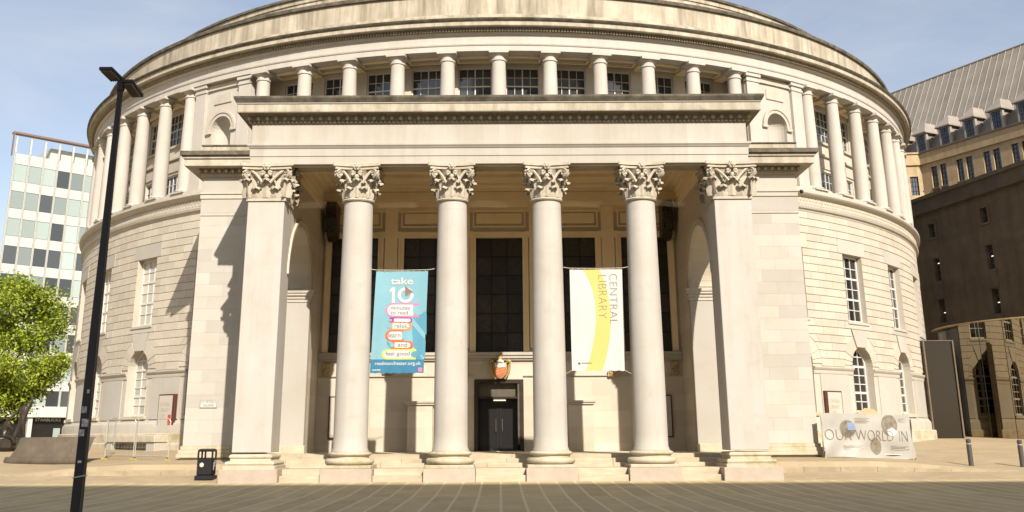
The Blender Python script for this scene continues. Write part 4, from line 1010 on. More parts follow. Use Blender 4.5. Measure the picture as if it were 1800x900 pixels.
# ------------------------------------------------------------------ litter bins
def make_bin(loc, rz, label):
    t = thing('litter_bin', label, 'bin', loc, 0, 'black litter bins')
    X, Y, Z = loc
    def B(mb, x0, x1, y0, y1, z0, z1): return mb.box(X+x0, X+x1, Y+y0, Y+y1, Z+z0, Z+z1)
    B(MB(), -.30, .30, -.27, .27, .0, .14).build('foot', M['black'], t, bevel=.02)
    bd = B(MB(), -.255, .255, -.235, .235, .14, .68).build('body', M['black'], t, bevel=.03)
    for x in (-.255, -.025, .205):
        for y in (-.235, .185):
            if x == -.025 and y > 0: continue
            B(MB(), x, x+.05, y, y+.05, .68, .88).build('corner_post', M['black'], t)
    q = MB(); B(q, -.255, .255, -.235, .235, .88, .93); q.build('lid', M['black'], t, bevel=.015)
    q = MB(); q.add([(X+a*.255, Y+b*.235, Z+.93) for a, b in ((-1,-1),(1,-1),(1,1),(-1,1))]+[(X+a*.2, Y+b*.12, Z+.975) for a, b in ((-1,-1),(1,-1),(1,1),(-1,1))], [(0,1,5,4),(1,2,6,5),(2,3,7,6),(3,0,4,7),(4,5,6,7)]); q.build('lid_top', M['black'], t)
    q = MB(); q.prism([(.075*cos(pi*i/3+pi/6), .075*sin(pi*i/3+pi/6)) for i in range(6)], lambda a, z: (X-.09+a, Y-.238, Z+.47+z), lambda a, z: (X-.09+a, Y-.246, Z+.47+z)); q.build('badge', M['signwhite'], t)
    q = MB(); B(q, .256, .262, -.1, -.02, .30, .55); B(q, .256, .263, .02, .10, .40, .62); q.build('sticker', M['sticker'], t)
    return t
b0 = make_bin((-9.68, 33.9, ground_z(-9.68, 33.9)), 0, 'black litter bin with white badge beside the left corner pier')
gz = ground_z(-15.5, 37.7); b1 = copy_tree(b0, Matrix.Translation((-15.5+9.68, 37.7-33.9, gz-ground_z(-9.68, 33.9)))); b1['label'] = 'black litter bin half hidden behind the tall lamp post'

# ------------------------------------------------------------------ lamp post in the shade
LX, LY = -6.52, 16.0
lp = thing('lamp_post', 'tall dark square lamp post with two louvred lamp heads', 'street lamp', (LX, LY, 0))
q = MB()
for z0, z1, w0, w1 in ((0, 3.2, .074, .064), (3.2, 7.35, .064, .038)):
    q.add([(LX+a*w0, LY+b*w0, z0) for a, b in ((-1,-1),(1,-1),(1,1),(-1,1))]+[(LX+a*w1, LY+b*w1, z1) for a, b in ((-1,-1),(1,-1),(1,1),(-1,1))], [(0,1,5,4),(1,2,6,5),(2,3,7,6),(3,0,4,7),(0,3,2,1),(4,5,6,7)])
q.build('pole', M['pole'], lp, bevel=.012)
MB().box(LX-.055, LX+.055, LY-.055, LY+.055, 7.3, 7.55).build('head_joint', M['pole'], lp, bevel=.02)
for nm, cx0, cx1, cy0, cy1, z0, z1 in (('a', -.28, -.06, -.30, .0, 7.60, 7.50), ('b', .02, .22, -.06, .36, 7.46, 7.33)):
    h = MB(); dx = -.0
    def hp(u, v, d): return (LX+cx0+(cx1-cx0)*u+(.10 if nm == 'a' else .05)*v, LY+cy0+(cy1-cy0)*v, z0+(z1-z0)*v+d)
    h.add([hp(0,0,0),hp(1,0,0),hp(1,1,0),hp(0,1,0),hp(0,0,.05),hp(1,0,.05),hp(1,1,.05),hp(0,1,.05)], [(0,3,2,1),(4,5,6,7),(0,1,5,4),(1,2,6,5),(2,3,7,6),(3,0,4,7)])
    ho = h.build('lamp_head', M['pole'], lp)
    for k in range(5):
        u = .08+k*.18; l = MB(); l.add([hp(u,.06,-.004),hp(u+.11,.06,-.004),hp(u+.11,.94,-.004),hp(u,.94,-.004),hp(u+.02,.06,-.03),hp(u+.02,.94,-.03)], [(0,1,4),(3,5,2),(0,4,5,3),(1,2,5,4),(0,3,2,1)]); l.build('louvre', M['louvre'], ho)
    q = MB(); q.tube([(LX, LY, 7.5), tuple(Vector(hp(.5, .5, .03)))], .035, 6); q.build('bracket', M['pole'], lp)
for (z, dx, w_, h_) in ((1.95, -.01, .08, .10), (1.74, .02, .10, .12), (1.60, -.02, .09, .10), (2.25, .02, .04, .06), (1.2, .0, .06, .04)):
    wv = .113-.005*z
    MB().box(LX+dx-w_/2, LX+dx+w_/2, LY-.0745+.0031*z-.003, LY-.06, z, z+h_).build('sticker', M['sticker'], lp)
q = MB(); zz = .98; wv = .078; q.tube([(LX-wv, LY-wv, zz), (LX+wv, LY-wv, zz+.03), (LX+wv, LY+wv, zz+.03), (LX-wv, LY+wv, zz), (LX-wv, LY-wv, zz)], .009, 5); q.build('cable_tie', M['signwhite'], lp)

# ------------------------------------------------------------------ barriers
def barrier(name, label, P0, P1, h, gz0, gz1, infill=True):
    d = Vector((P1[0]-P0[0], P1[1]-P0[1], 0)); Ld = d.length; d.normalize(); n_ = Vector((-d.y, d.x, 0))
    t = thing(name, label, 'barrier', (P0[0], P0[1], gz0), 0, 'steel barriers')
    def at(u, z): b = Vector((P0[0], P0[1], gz0+(gz1-gz0)*u/Ld))+d*u; return b+Vector((0, 0, z))
    q = MB(); r_ = .12; pts = [at(0, .12), at(0, h-r_), at(r_*.3, h-r_*.3), at(r_, h), at(Ld-r_, h), at(Ld-r_*.3, h-r_*.3), at(Ld, h-r_), at(Ld, .12)]
    q.tube(pts, .021, 7); q.tube([at(0, .16), at(Ld, .16)], .017, 6); q.build('frame', M['steel'], t, smooth=60)
    if infill:
        q = MB(); n = int(Ld/.17)
        for i in range(1, n): q.tube([at(Ld*i/n, .16), at(Ld*i/n, h)], .0035, 3, cap=False)
        for j in range(1, 9): q.tube([at(0, .16+(h-.16)*j/9), at(Ld, .16+(h-.16)*j/9)], .003, 3, cap=False)
        q.build('wire_mesh', M['steel'], t)
    for u in (.02, Ld-.02):
        q = MB(); c = at(u, .06)
        q.add([tuple(c+n_*a+d*b+Vector((0, 0, z))) for a, b, z in ((-.13,-.03,-.06),(.13,-.03,-.06),(.13,.03,-.06),(-.13,.03,-.06),(-.10,-.025,.0),(.10,-.025,.0),(.10,.025,.0),(-.10,.025,.0))], [(0,3,2,1),(4,5,6,7),(0,1,5,4),(1,2,6,5),(2,3,7,6),(3,0,4,7)])
        q.build('foot', M['yellow'], t)
    return t, at, Ld, n_
def gz_(P): return ground_z(*P)
A, B_, Cc, Dd = (-12.35, 38.1), (-13.55, 38.9), (-14.85, 39.7), (-15.15, 41.6)
FB = [((-12.30, 38.0), (-13.85, 38.9), 'bare steel barrier panel nearest the left wing cafe board'), ((-13.93, 38.95), (-15.3, 39.75), 'bare steel barrier panel in front of the arched window'), ((-15.36, 39.82), (-15.7, 41.6), 'bare steel barrier panel turned end on beside the lamp post')]
for P0, P1, lb in FB: barrier('steel_barrier', lb, P0, P1, 1.5, gz_(P0), gz_(P1))
P0, P1 = (11.95, 38.0), (15.35, 38.35)
t, at, Ld, n_ = barrier('steel_barrier', 'steel barrier holding up the printed sheet beside the right wing', P0, P1, 1.58, gz_(P0), gz_(P1), False)
sheet = thing('barrier_sheet', 'pale grey printed sheet reading OUR WORLD IN draped over a barrier', 'banner', (13.65, 38.1, gz_(P0)))
def SF(u, v, off=0):
    U = u*(Ld+.06); z = 1.60*(1-v)+.0
    sag = .05*sin(u*11+v*3)*v+.06*sin(u*5-v*6)*v+.035*sin(u*19+v*9)*v+.03*abs(sin(u*6.3+v*2.2))*v
    if v > .8: z += .04*sin(u*7)*(v-.8)*5
    inw = .10*(1-abs(v-.0))*0
    U = U+.10*(.5-u)*v*(1+sin(v*5))
    p_ = at(U-.02, z)-n_*(.03+.03*v+off+sag)
    return tuple(p_)
q = MB(); nu, nv = 56, 26
for j in range(nv+1):
    for i in range(nu+1): q.v.append(SF(i/nu, j/nv))
for j in range(nv):
    for i in range(nu): q.f.append((j*(nu+1)+i, j*(nu+1)+i+1, (j+1)*(nu+1)+i+1, (j+1)*(nu+1)+i))
q.build('sheet', M['tarp'], sheet, smooth=80)
# loose end folded round the right-hand corner
q = MB()
for j in range(13):
    v = .06+.9*j/12
    for i in range(7): p_ = Vector(SF(1, v)); q.v.append(tuple(p_+n_*(.05*i)+Vector((.07*sin(i*.9+v*5)+.02*i, 0, -.02*i))))
for j in range(12):
    for i in range(6): q.f.append((j*7+i, j*7+i+1, (j+1)*7+i+1, (j+1)*7+i))
q.build('folded_end', M['tarp'], sheet, smooth=80)
def us(x, y): return ((x-200)/(1125-200), (y-250)/(695-250))
for cx0, cy0, rx, ry, m in ((465, 405, 84, 88, 'photo'), (905, 360, 86, 108, 'photo'), (742, 570, 58, 82, 'photo')):
    q = MB(); poly_on(q, SF, [us(cx0+rx*cos(2*pi*i/28), min(max(cy0+ry*sin(2*pi*i/28), 256), 690)) for i in range(28)], .008); q.build('printed_photo', M[m], sheet)
q = MB(); poly_on(q, SF, [us(*p_) for p_ in ((462,345),(520,335),(548,375),(546,415),(466,415))], .012); q.build('printed_sky', M['photob'], sheet)
q = MB(); poly_on(q, SF, [us(*p_) for p_ in ((870,410),(930,380),(985,420),(940,470),(890,460))], .012); q.build('printed_book', M['bwhite'], sheet)
q = MB()
for wd, x0, x1 in (('OUR', 215, 505), ('WORLD', 548, 935), ('IN', 1000, 1085)): text(q, wd, lambda u, v: SF(*us(x0+(x1-x0)*u, 412+104*v), .018), 0, 1, 0, 1, -.024)
q.build('lettering', M['hoardink'], sheet)
q = MB()
for x0, x1, y0, n_l in ((545, 700, 295, 4), (410, 600, 570, 4), (900, 1080, 565, 3), (1000, 1070, 290, 3)):
    for k in range(n_l):
        xe = x1-(30 if k % 2 else 0); y = y0+k*14; a = [us(x0, y), us(xe, y), us(xe, y+4), us(x0, y+4)]
        q.add([SF(*p_, .012) for p_ in a], [(0,1,2,3)])
q.build('small_print', M['posterink'], sheet, kind='stuff')
# plywood shape leaning behind the sheet
q = MB(); pts = [(-.55, 0), (.55, 0), (.55, .1), (.42, .42), (.15, .62), (-.15, .66), (-.45, .5), (-.55, .1)]
q.prism([(a, z) for a, z in pts], lambda a, z: (14.35+a, 39.55, 1.85+z), lambda a, z: (14.35+a, 39.60, 1.85+z))
q.box(13.8, 14.9, 39.57, 39.6, .8, 1.86); q.build('plywood_board', M['wood'], label='round topped brown board standing behind the printed sheet', cat='board')

# ------------------------------------------------------------------ bollards
def bollard(x, y, label):
    z = ground_z(x, y); t = thing('bollard', label, 'bollard', (x, y, z), 0, 'grey metal bollards')
    q = MB().lathe([(.085,-.05),(.085,.78),(.075,.79),(.075,.81),(.085,.82),(.085,.90),(.06,.92),(0.001,.925)], n=20)
    q.v = [(a+x, b+y, c+z) for a, b, c in q.v]; q.build('post', M['bollard'], t, smooth=40)
    q = MB().lathe([(.088,.74),(.088,.77)], n=20); q.v = [(a+x, b+y, c+z) for a, b, c in q.v]; q.build('band', M['steel'], t, smooth=40)
bollard(16.75, 36.7, 'grey metal bollard nearer the printed sheet'); bollard(18.45, 36.45, 'grey metal bollard at the right edge by the glass link')
# small camera on the right wing
q = MB(); q.box(12.0, 12.12, 38.42, 38.5, 10.95, 11.02); cam_o = q.build('security_camera', M['signwhite'], label='small white security camera on the corner of the right wing', cat='camera'); MB().ball((12.10, 38.34, 10.9), .085, 10, 8).build('dome', M['black'], cam_o, smooth=60)
# stone seat let into the base of the drum, left
st = thing('stone_seat', 'pale mossy stone seat against the wall below the left arched window', 'seat', W(-37.5, 26.7, .7))
f = Lc(-37.2, 26.3)
q = MB(); boxL(q, f, -1.9, 1.9, -.2, .55, 1.32, 1.62); q.build('seat_slab', M['base'], st, bevel=.03)
for a, b in ((-1.85, -1.35), (1.25, 1.85)): q = MB(); boxL(q, f, a, b, -.2, .48, .55, 1.318); q.build('seat_end', M['stone'], st, bevel=.02)
q = MB(); boxL(q, f, -1.35, 1.25, -.2, .30, .55, .98); q.build('seat_ledge', M['base'], st, bevel=.05)

# ------------------------------------------------------------------ left side: dark seat wall, bronze group, tree, office
P0, P1 = Vector((-19.0, 39.9, 0)), Vector((-15.3, 38.85, 0)); d = (P1-P0); Ld = d.length; d.normalize(); n_ = Vector((d.y, -d.x, 0))
zb = ground_z(-17.2, 39.4)-.08
t = thing('granite_seat_wall', 'long dark granite seat wall with battered face, behind lamp post', 'seat', (-17.2, 39.4, zb))
def seat(prof, name, ends):
    q = MB(); m_ = len(prof); U = [0, .12, .5, 1.0]+[1.0+(Ld-1.0)*i/8 for i in range(1, 9)]
    for u in U:
        for k, (o, z) in enumerate(prof):
            sh_ = ends*(z/1.0)*max(0, 1-u/.5)
            rr = 1-max(0, 1-u/.5)**2*.35
            p_ = P0+d*(u+sh_)+n_*(o*rr); q.v.append((p_.x, p_.y, zb+z))
    for i in range(len(U)-1):
        for k in range(m_-1): q.f.append((i*m_+k, (i+1)*m_+k, (i+1)*m_+k+1, i*m_+k+1))
    q.f.append(tuple(range(m_))); q.build(name, M['slate'], t, smooth=40)
seat([(-.4,.0),(.55,.0),(.62,.06),(.64,.16),(.60,.27),(.52,.30)], 'seat_base', .15)
seat([(.54,.29),(.52,.31),(.38,.60),(.22,.92),(.18,.98),(.05,1.02),(-.6,1.02)], 'seat_back', .75)
# generic bronze figure group on a rock
gx, gy = -21.15, 45.0; gz0 = ground_z(gx, gy)
sta = thing('bronze_group', 'dark bronze figure group under the tree at left', 'statue', (gx, gy, gz0))
q = MB()
for i in range(9): q.ball((gx+rnd.uniform(-.55, .55), gy+rnd.uniform(-.4, .4), gz0+.25), rnd.uniform(.3, .5), 7, 5, .75)
q.build('rock_base', M['bronze'], sta)
def figure(name, joints, bones, mtl, parent):
    me = bpy.data.meshes.new(name); me.from_pydata([j[0] for j in joints], bones, []); o = put(name, me, parent)
    me.materials.append(mtl)
    o.modifiers.new('skin', 'SKIN'); sub = o.modifiers.new('sub', 'SUBSURF'); sub.levels = 1; sub.render_levels = 1
    for j, s_ in zip(joints, me.skin_vertices[0].data): s_.radius = (j[1], j[1])
    me.skin_vertices[0].data[0].use_root = True; return o
def J(x, y, z, r): return ((gx+x, gy+y, gz0+z), r)
figure('standing_figure', [J(0,0,1.25,.16), J(.03,0,1.55,.15), J(.05,0,1.8,.17), J(.06,0,1.95,.06), J(.07,-.02,2.1,.11), J(.25,0,1.82,.07), J(.36,0,2.1,.055), J(.30,0,2.42,.045), J(-.15,0,1.8,.07), J(-.3,-.1,1.55,.055), J(-.38,-.25,1.4,.045), J(.1,0,.95,.10), J(.14,.05,.5,.07), J(-.12,-.05,.9,.10), J(-.2,-.15,.5,.07)],
       [(0,1),(1,2),(2,3),(3,4),(2,5),(5,6),(6,7),(2,8),(8,9),(9,10),(0,11),(11,12),(0,13),(13,14)], M['bronze'], sta)
figure('seated_figure', [J(-.6,-.2,.65,.16), J(-.58,-.2,.95,.15), J(-.52,-.22,1.15,.13), J(-.48,-.24,1.3,.06), J(-.44,-.26,1.42,.1), J(-.35,-.35,.62,.1), J(-.1,-.5,.55,.08), J(.05,-.5,.3,.06), J(-.35,-.3,1.0,.06), J(-.15,-.35,.9,.05), J(-.75,-.2,.95,.06), J(-.95,-.2,.75,.05)],
       [(0,1),(1,2),(2,3),(3,4),(0,5),(5,6),(6,7),(2,8),(8,9),(2,10),(10,11)], M['bronze'], sta)
# tree
def tree(x, y, z0, cz, rx, rz, nl, label, seed, trunk_r=.22):
    rr = random.Random(seed); t = thing('street_tree', label, 'tree', (x, y, z0))
    q = MB(); top = z0+(cz-z0)*.8
    q.tube([(x, y, z0-.1), (x+.05, y, z0+1), (x-.05, y, (z0+top)/2), (x+.1, y, top)], [trunk_r*1.3, trunk_r, trunk_r*.85, trunk_r*.6], 9)
    for k in range(13):
        a = k*2.4+rr.random(); b = rr.uniform(.25, 1.1); zz = z0+(top-z0)*rr.uniform(.5, 1); l = rx*rr.uniform(.5, .85)
        e = (x+l*cos(a)*cos(b), y+l*sin(a)*cos(b), zz+l*sin(b)); m_ = (x+l*.45*cos(a)*cos(b), y+l*.45*sin(a)*cos(b), zz+l*.35*sin(b)); q.tube([(x, y, zz), m_, e], [trunk_r*.45, trunk_r*.28, .02], 6)
    q.build('trunk', M['bark'], t, smooth=60)
    lf = MB(); clumps = []
    for k in range(92):
        a = rr.uniform(0, 2*pi); u = rr.uniform(-1, 1); s_ = math.sqrt(1-u*u); r_ = rr.uniform(.45, 1)**.5*rr.uniform(.8, 1.06)
        clumps.append((x+rx*r_*s_*cos(a), y+rx*r_*s_*sin(a), cz+rz*r_*u*(1 if u > 0 else .92), rr.uniform(.6, 1.25)))
    per = nl//len(clumps)
    for cx0, cy0, cz0, cr_ in clumps:
        for k in range(per):
            v = Vector((rr.gauss(0, 1), rr.gauss(0, 1), rr.gauss(0, .75)))*(cr_*.5); c = Vector((cx0, cy0, cz0))+v
            nrm = Vector((rr.gauss(0, 1), rr.gauss(0, 1), rr.gauss(0, 1)+1.3)).normalized(); t1 = nrm.orthogonal().normalized(); t2 = nrm.cross(t1); an = rr.uniform(0, 6.28); e1 = t1*cos(an)+t2*sin(an); e2 = nrm.cross(e1); s_ = rr.uniform(.07, .14)
            lf.add([c-e1*s_, c+e2*s_*.6+nrm*.02, c+e1*s_, c-e2*s_*.6+nrm*.02], [(0,1,2,3)])
    me = bpy.data.meshes.new('crown'); me.from_pydata([tuple(v) for v in lf.v], [], lf.f); me.materials.append(M['leaf']); put('crown', me, t)
tree(-30.6, 60, 1.42, 6.45, 4.35, 5.1, 44000, 'bright green spring tree at the left edge before the white office', 3)
tree(-37.5, 70, 1.42, 7.6, 4.6, 4.4, 7000, 'second green tree further left beyond the bright tree', 5)

def frame(P, dr):
    L_ = math.hypot(*dr); ux, uy = dr[0]/L_, dr[1]/L_; nx_, ny_ = uy, -ux     # n points to the right of u
    return lambda u, n, z: (P[0]+ux*u+nx_*n, P[1]+uy*u+ny_*n, z)
def fbox(mb, f, u0, u1, n0, n1, z0, z1): return boxL(mb, f, u0, u1, n0, n1, z0, z1)
def wall_grid(mb, f, u0, u1, z0, z1, ops, depth):
    us_ = sorted({u0, u1}|{o[0] for o in ops}|{o[1] for o in ops}); zs = sorted({z0, z1}|{o[2] for o in ops}|{o[3] for o in ops})
    for a, b in zip(us_, us_[1:]):
        for c, d_ in zip(zs, zs[1:]):
            m0, m1 = (a+b)/2, (c+d_)/2
            if any(o[0] < m0 < o[1] and o[2] < m1 < o[3] for o in ops): continue
            mb.quad(f(a, 0, c), f(b, 0, c), f(b, 0, d_), f(a, 0, d_))
    for a, b, c, d_ in ops:
        for (p_, q_) in (((a, c), (b, c)), ((b, c), (b, d_)), ((b, d_), (a, d_)), ((a, d_), (a, c))): mb.quad(f(p_[0], 0, p_[1]), f(q_[0], 0, q_[1]), f(q_[0], -depth, q_[1]), f(p_[0], -depth, p_[1]))

# white office slab (its face runs back to the right; n is towards the camera side)
fo = frame((-65, 125), (1.07, 1))
off = thing('office_block', 'white clad office block with pale green glass behind the tree', 'building', fo(6, 0, 1.4))
UB = 1.86; NB = 10; ST_ = 3.65
q = MB(); q.prism([(.95, -.12), (.95+UB*NB, -.12), (.95+UB*NB, -14), (5.7, -14)], lambda a, b: fo(a, b, 5.3), lambda a, b: fo(a, b, 37.9)); core = q.build('core', M['officewhite'], off)
for r_ in range(9):
    zt = 36.4-ST_*r_
    for b in range(NB):
        u0 = .95+UB*b
        q = MB(); fbox(q, fo, u0+.14, u0+UB-.14, -.12, -.04, zt-2.25, zt); dark = (r_ >= 3 and (b*7+r_*5) % 3 != 1) or (r_ == 2 and b % 4 == 3) or (r_ < 2 and (b+r_) % 5 == 3)
        q.build('window', M['officedark'] if dark else M['officegreen'], off)
        q = MB(); fbox(q, fo, u0+.13, u0+UB-.13, -.12, .0, zt+.06, zt+1.34); q.build('spandrel_panel', M['officewhite'], off)
for b in range(NB+1):
    u0 = .95+UB*b; q = MB(); fbox(q, fo, u0-.10, u0+.10, -.12, .14, 4.0, 40.1); q.build('mullion', M['officewhite'], off)
    q = MB(); fbox(q, fo, u0-.02, u0+.02, .14, .16, 4.0, 38); q.build('mullion_strip', M['officebrown'], off)
q = MB(); fbox(q, fo, .4, .95+UB*NB, -.5, .5, 40.45, 40.7); fbox(q, fo, .4, .52, .1, .5, 37.4, 40.45); q.build('roof_canopy', M['officebrown'], off)
q = MB(); fbox(q, fo, 5.8, 18, -6, -1.2, 37.9, 39.7); q.build('plant_room', M['officewhite'], off)
q = MB(); fbox(q, fo, .6, .95+UB*NB, -1, .5, 3.95, 5.28); q.build('fascia_band', M['officewhite'], off)
q = MB(); fbox(q, fo, .95, .95+UB*NB, -1.6, -.6, 1.3, 3.95); q.build('shopfront', M['shopdark'], off)
for u0 in (6.6, 13.0): q = MB(); fbox(q, fo, u0, u0+.55, -.62, .2, 1.3, 3.95); q.build('shop_pillar', M['officewhite'], off)
q = MB(); text(q, 'STARBUCKS', lambda u, v: fo(7.7+3.2*u, -.55, 3.82-.36*v), 0, 1, 0, 1, .02); q.build('shop_lettering', M['signwhite'], off)
q = MB(); fbox(q, fo, 10.1, 10.95, -.6, -.54, 1.5, 2.6); q.build('shop_poster', M['officegreen'], off)

# ------------------------------------------------------------------ right side: town hall extension
fl = frame((33.16, 60), (2.66, -11))        # u towards the camera/right; n points to the library side
def FL(u, n, z): return fl(-u, n, z)       # u grows to the far left, n>0 outwards
th = thing('town_hall_extension', 'sandstone hall with steep lead roof and dormers behind the library', 'building', (34, 64, 0))
ops = []
for uc in (-6.6, -1.25, 4.1, 9.45, 14.8):
    ops += [(uc-.33, uc+.33, 14.95, 15.95), (uc-.33, uc+.33, 11.85, 13.45), (uc-.33, uc+.33, 8.95, 10.55), (uc-.33, uc+.33, 5.6, 7.3)]
q = MB(); wall_grid(q, FL, -15, 22, 0, 16.8, ops, .35); lowall = q.build('lower_wall', M['thdark'], th)
q = MB(); fbox(q, FL, -15.3, 22, -9, .30, 16.8, 17.75); q.build('lower_cornice', M['thblack'], th); q = MB(); fbox(q, FL, -15.4, 22, -9, .42, 17.752, 18.0); q.build('cornice_coping', M['thdark'], th)
q = MB(); fbox(q, FL, -15, 22, -9, -.7, 0, 16.79); q.build('core', M['dark'], th)
for a, b, c, d_ in ops:
    q = MB(); cols, rows = (2, 2) if d_-c < 1.2 else (2, 4)
    for i in range(cols+1): u = a+(b-a)*i/cols; fbox(q, FL, u-.025, u+.025, -.34, -.28, c, d_)
    for j in range(rows+1): z = c+(d_-c)*j/rows; fbox(q, FL, a, b, -.335, -.285, z-.025, z+.025)
    wo = q.build('window', M['thblack'], th); q = MB(); fbox(q, FL, a, b, -.33, -.31, c, d_); q.build('pane', M['thglass'], wo)
    if d_ < 14: q = MB(); zz = rnd.uniform(c+.5, d_-.3); fbox(q, FL, a+.18, b-.1, -.30, -.29, zz, zz+.05); q.build('office_lamp', M['lamp'], wo)
    q = MB()
    if d_-c < 1.2:
        for (p0, p1, r0, r1) in ((a-.16, b+.16, d_, d_+.14), (a-.16, b+.16, c-.14, c), (a-.16, a, c, d_), (b, b+.16, c, d_)): fbox(q, FL, p0, p1, .0, .06, r0, r1)
    else: fbox(q, FL, a-.1, b+.1, .0, .05, c-1.25 if c > 6 else c-.3, c-.02)
    q.build('window_surround', M['thdark'], wo)
fu = frame((41.9, 75), (4.6, -9))
def FU(u, n, z): return fu(-u, n, z)
ops = []
for k in range(-6, 4):
    u = 2.72+2.6*k if k >= 0 else 2.72+2.6*k
    for o in (0, .92): ops.append((u+o-.32, u+o+.32, 22.0, 23.9))
q = MB(); wall_grid(q, FU, -16, 10.15, 14, 24.3, ops, .22); q.build('upper_wall', M['thstone'], th)
q = MB(); fbox(q, FU, -16, 10.35, -.8, .16, 24.3, 25.3); q.build('parapet', M['thstone'], th); q = MB(); fbox(q, FU, -16, 10.45, -.9, .26, 25.302, 25.45); q.build('parapet_coping', M['thdark'], th)
q = MB(); fbox(q, FU, -16, 9.8, -8, -.9, 14, 24.9); q.build('core', M['dark'], th)
for a, b, c, d_ in ops:
    q = MB()
    for i in range(3): u = a+(b-a)*i/2; fbox(q, FU, u-.012, u+.012, -.2, -.16, c, d_)
    for j in range(6): z = c+(d_-c)*j/5; fbox(q, FU, a, b, -.2, -.165, z-.012, z+.012)
    wo = q.build('window', M['leadbar'], th); q = MB(); fbox(q, FU, a, b, -.21, -.19, c, d_); q.build('pane', M['thglass'], wo)
    q = MB(); fbox(q, FU, a-.06, b+.06, 0, .08, c-.12, c-.01); fbox(q, FU, a-.02, b+.02, .0, .03, c-.9, c-.14); q.build('window_sill', M['thdark'], wo)
# turned end bay
ce_ = FU(10.15, 0, 0); fe = frame((ce_[0], ce_[1]), (-1, .12))
def FE(u, n, z): return fe(u, -n, z)
q = MB(); ops = [(.35, 1.05, 21.6, 23.3)]; wall_grid(q, FE, 0, 9, 14, 24.3, ops, .22); q.build('end_wall', M['thstone'], th)
q = MB(); fbox(q, FE, -.1, 9, -.8, .16, 24.3, 25.3); fbox(q, FE, -.1, 9, -.9, .26, 25.302, 25.45); q.build('parapet', M['thstone'], th)
q = MB()
for i in range(4): fbox(q, FE, .35+.7*i/3-.015, .35+.7*i/3+.015, -.2, -.15, 21.6, 23.3)
for j in range(5): fbox(q, FE, .35, 1.05, -.2, -.155, 21.6+1.7*j/4-.015, 21.6+1.7*j/4+.015)
wo = q.build('window', M['leadbar'], th); q = MB(); fbox(q, FE, .35, 1.05, -.22, -.2, 21.6, 23.3); q.build('pane', M['thglass'], wo)
# roof in long lead panels with seams
RN0, RZ0, RN1, RZ1 = -.9, 25.2, -5.6, 34.1
def RP(u, t_, off=0): return FU(u, RN0+(RN1-RN0)*t_+off*.88, RZ0+(RZ1-RZ0)*t_+off*.47)
PW = .72
for k in range(-22, 48):
    u = k*PW
    q = MB(); q.add([RP(u+.03, 0), RP(u+PW-.03, 0), RP(u+PW-.03, 1), RP(u+.03, 1)], [(0,1,2,3)])
    sp = q.build('roof_panel', M['leadroof'], th)
    q = MB(); q.add([RP(u-.04, 0, -.02), RP(u+.04, 0, -.02), RP(u+.04, 1, -.02), RP(u-.04, 1, -.02), RP(u-.025, 0, .035), RP(u+.025, 0, .035), RP(u+.025, 1, .035), RP(u-.025, 1, .035)], [(4,5,6,7),(0,1,5,4),(1,2,6,5),(2,3,7,6),(3,0,4,7)]); q.build('seam', M['leadseam'], sp)
q = MB(); q.tube([FU(-16, RN1, RZ1), FU(34, RN1, RZ1)], .10, 8); q.build('ridge', M['leadseam'], th)
q = MB(); q.quad(FU(-16, RN1-.02, RZ1), FU(34, RN1-.02, RZ1), FU(34, -10.5, RZ0), FU(-16, -10.5, RZ0)); q.build('rear_slope', M['leadroof'], th)
for uc in (12.85, 10.35, 7.85, 5.35, 2.75, .3, -2.2, -4.7):
    hw = .47; z0, z1 = 25.42, 27.3; nf = -.75
    q = MB(); fbox(q, FU, uc-hw, uc+hw, -3.2, nf, z0, z1); dm = q.build('dormer', M['leadroof'], th)
    q = MB(); fbox(q, FU, uc-hw-.12, uc-hw+.06, nf-.2, nf+.05, z0, z1); fbox(q, FU, uc+hw-.06, uc+hw+.12, nf-.2, nf+.05, z0, z1); fbox(q, FU, uc-hw+.06, uc+hw-.06, nf-.2, nf+.05, z1-.08, z1); q.build('dormer_frame', M['leadseam'], dm)
    q = MB()
    for i in range(5): u = uc-hw+.06+(2*hw-.12)*i/4; t_ = .03 if i == 2 else .012; fbox(q, FU, u-t_, u+t_, nf, nf+.04, z0, z1-.08)
    for j in range(7): z = z0+(z1-.08-z0)*j/6; t_ = .03 if j == 3 else .012; fbox(q, FU, uc-hw+.06, uc+hw-.06, nf, nf+.035, z-t_, z+t_)
    q.build('glazing_bars', M['leadbar'], dm)
    q = MB(); fbox(q, FU, uc-hw+.06, uc+hw-.06, nf-.0, nf+.015, z0, z1-.08); q.build('pane', M['thglass'], dm)
    q = MB(); a, b = uc-hw-.28, uc+hw+.28
    q.add([FU(a, nf+.35, z1), FU(b, nf+.35, z1), FU(b, -3.0, z1), FU(a, -3.0, z1), FU(uc-.1, nf-.6, z1+1.15), FU(uc+.1, nf-.6, z1+1.15), FU(uc+.1, -3.4, z1+1.15), FU(uc-.1, -3.4, z1+1.15), FU(a, nf+.35, z1+.1), FU(b, nf+.35, z1+.1), FU(b, -3.0, z1+.1), FU(a, -3.0, z1+.1)],
          [(0,1,2,3),(8,9,5,4),(9,10,6,5),(10,11,7,6),(11,8,4,7),(4,5,6,7),(0,1,9,8),(1,2,10,9),(3,0,8,11)]); q.build('dormer_roof', M['leadroof'], dm)
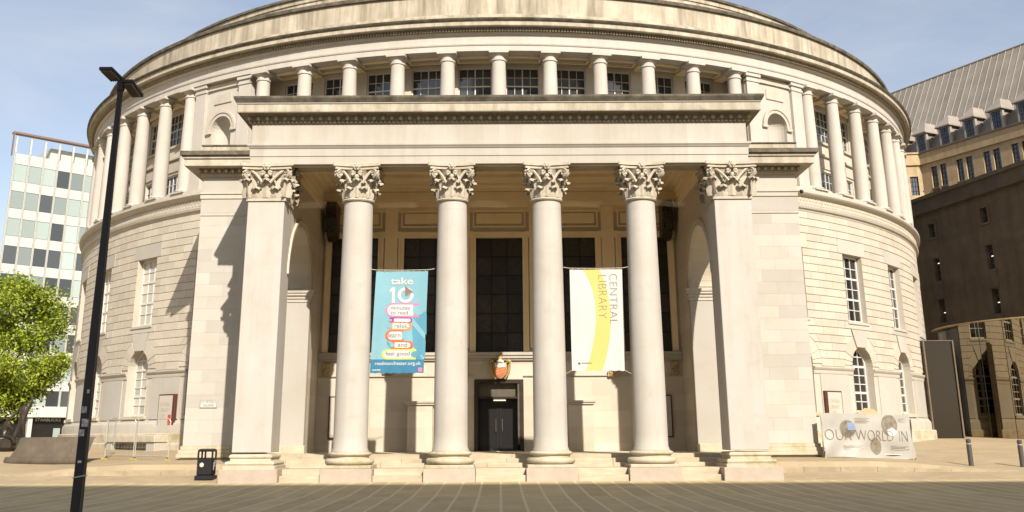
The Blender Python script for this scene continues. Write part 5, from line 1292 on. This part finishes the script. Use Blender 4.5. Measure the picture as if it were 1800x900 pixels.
# glass link
gl = thing('glass_link', 'curved tinted glass entrance link reflecting the library at right edge', 'pavilion', (28, 50, 1.4))
GX, GY, GRR = 31.5, 55.0, 7.0
def G(a, r, z): return (GX+r*sin(R(a)), GY-r*cos(R(a)), z)
a = -78.
while a < 60:
    a1 = a+11.5; q = MB()
    for i in range(6): b0, b1_ = a+.12+(11.26)*i/6, a+.12+11.26*(i+1)/6; q.quad(G(b0, GRR, 1.25), G(b1_, GRR, 1.25), G(b1_, GRR, 7.12), G(b0, GRR, 7.12))
    q.build('glass_panel', M['mirror'], gl, smooth=60)
    q = MB(); p0 = G(a, GRR, 0); q.tube([(p0[0], p0[1], 1.2), (p0[0], p0[1], 7.12)], .018, 4); q.build('joint_strip', M['bronze'], gl); a = a1
MB().lathe([(GRR-.25,7.12),(GRR+.05,7.12),(GRR+.06,7.14),(GRR+.06,7.20),(0.01,7.23)], -110, 110, 60, GX, GY).build('roof_rim', M['thstone'], gl, smooth=30)
MB().lathe([(GRR-.3,1.2),(GRR-.3,7.1)], -110, 110, 40, GX, GY).build('inner_lining', M['dark'], gl)
q = MB(); q.tube([G(-13, GRR+.05, 3.35), G(-2, GRR+.05, 3.35), G(8, GRR+.05, 3.35)], .05, 6); q.build('door_rail', M['steel'], gl)
q = MB(); q.box(22.05, 23.5, 52.0, 52.12, 1.2, 6.15); q.build('glass_screen', M['screen'], gl); q = MB(); q.box(21.98, 22.05, 51.9, 52.2, 1.2, 6.2); q.box(23.5, 23.57, 51.9, 52.2, 1.2, 6.2); q.box(22.05, 23.5, 51.95, 52.17, 6.15, 6.2); q.build('screen_frame', M['thdark'], gl)

# ------------------------------------------------------------------ the office behind the camera whose shade falls on the plaza
bh = thing('shading_office', 'long office building behind the viewpoint that shades the plaza', 'building', (10, -30, 0))
MB().box(-9, 52, -45, -25, 0, 43.4).build('block', M['behind'], bh)
for r_ in range(11): MB().box(-8, 51, -25.0, -24.9, 2.6+3.7*r_, 3.6+3.7*r_).build('window_band', M['officedark'], bh)
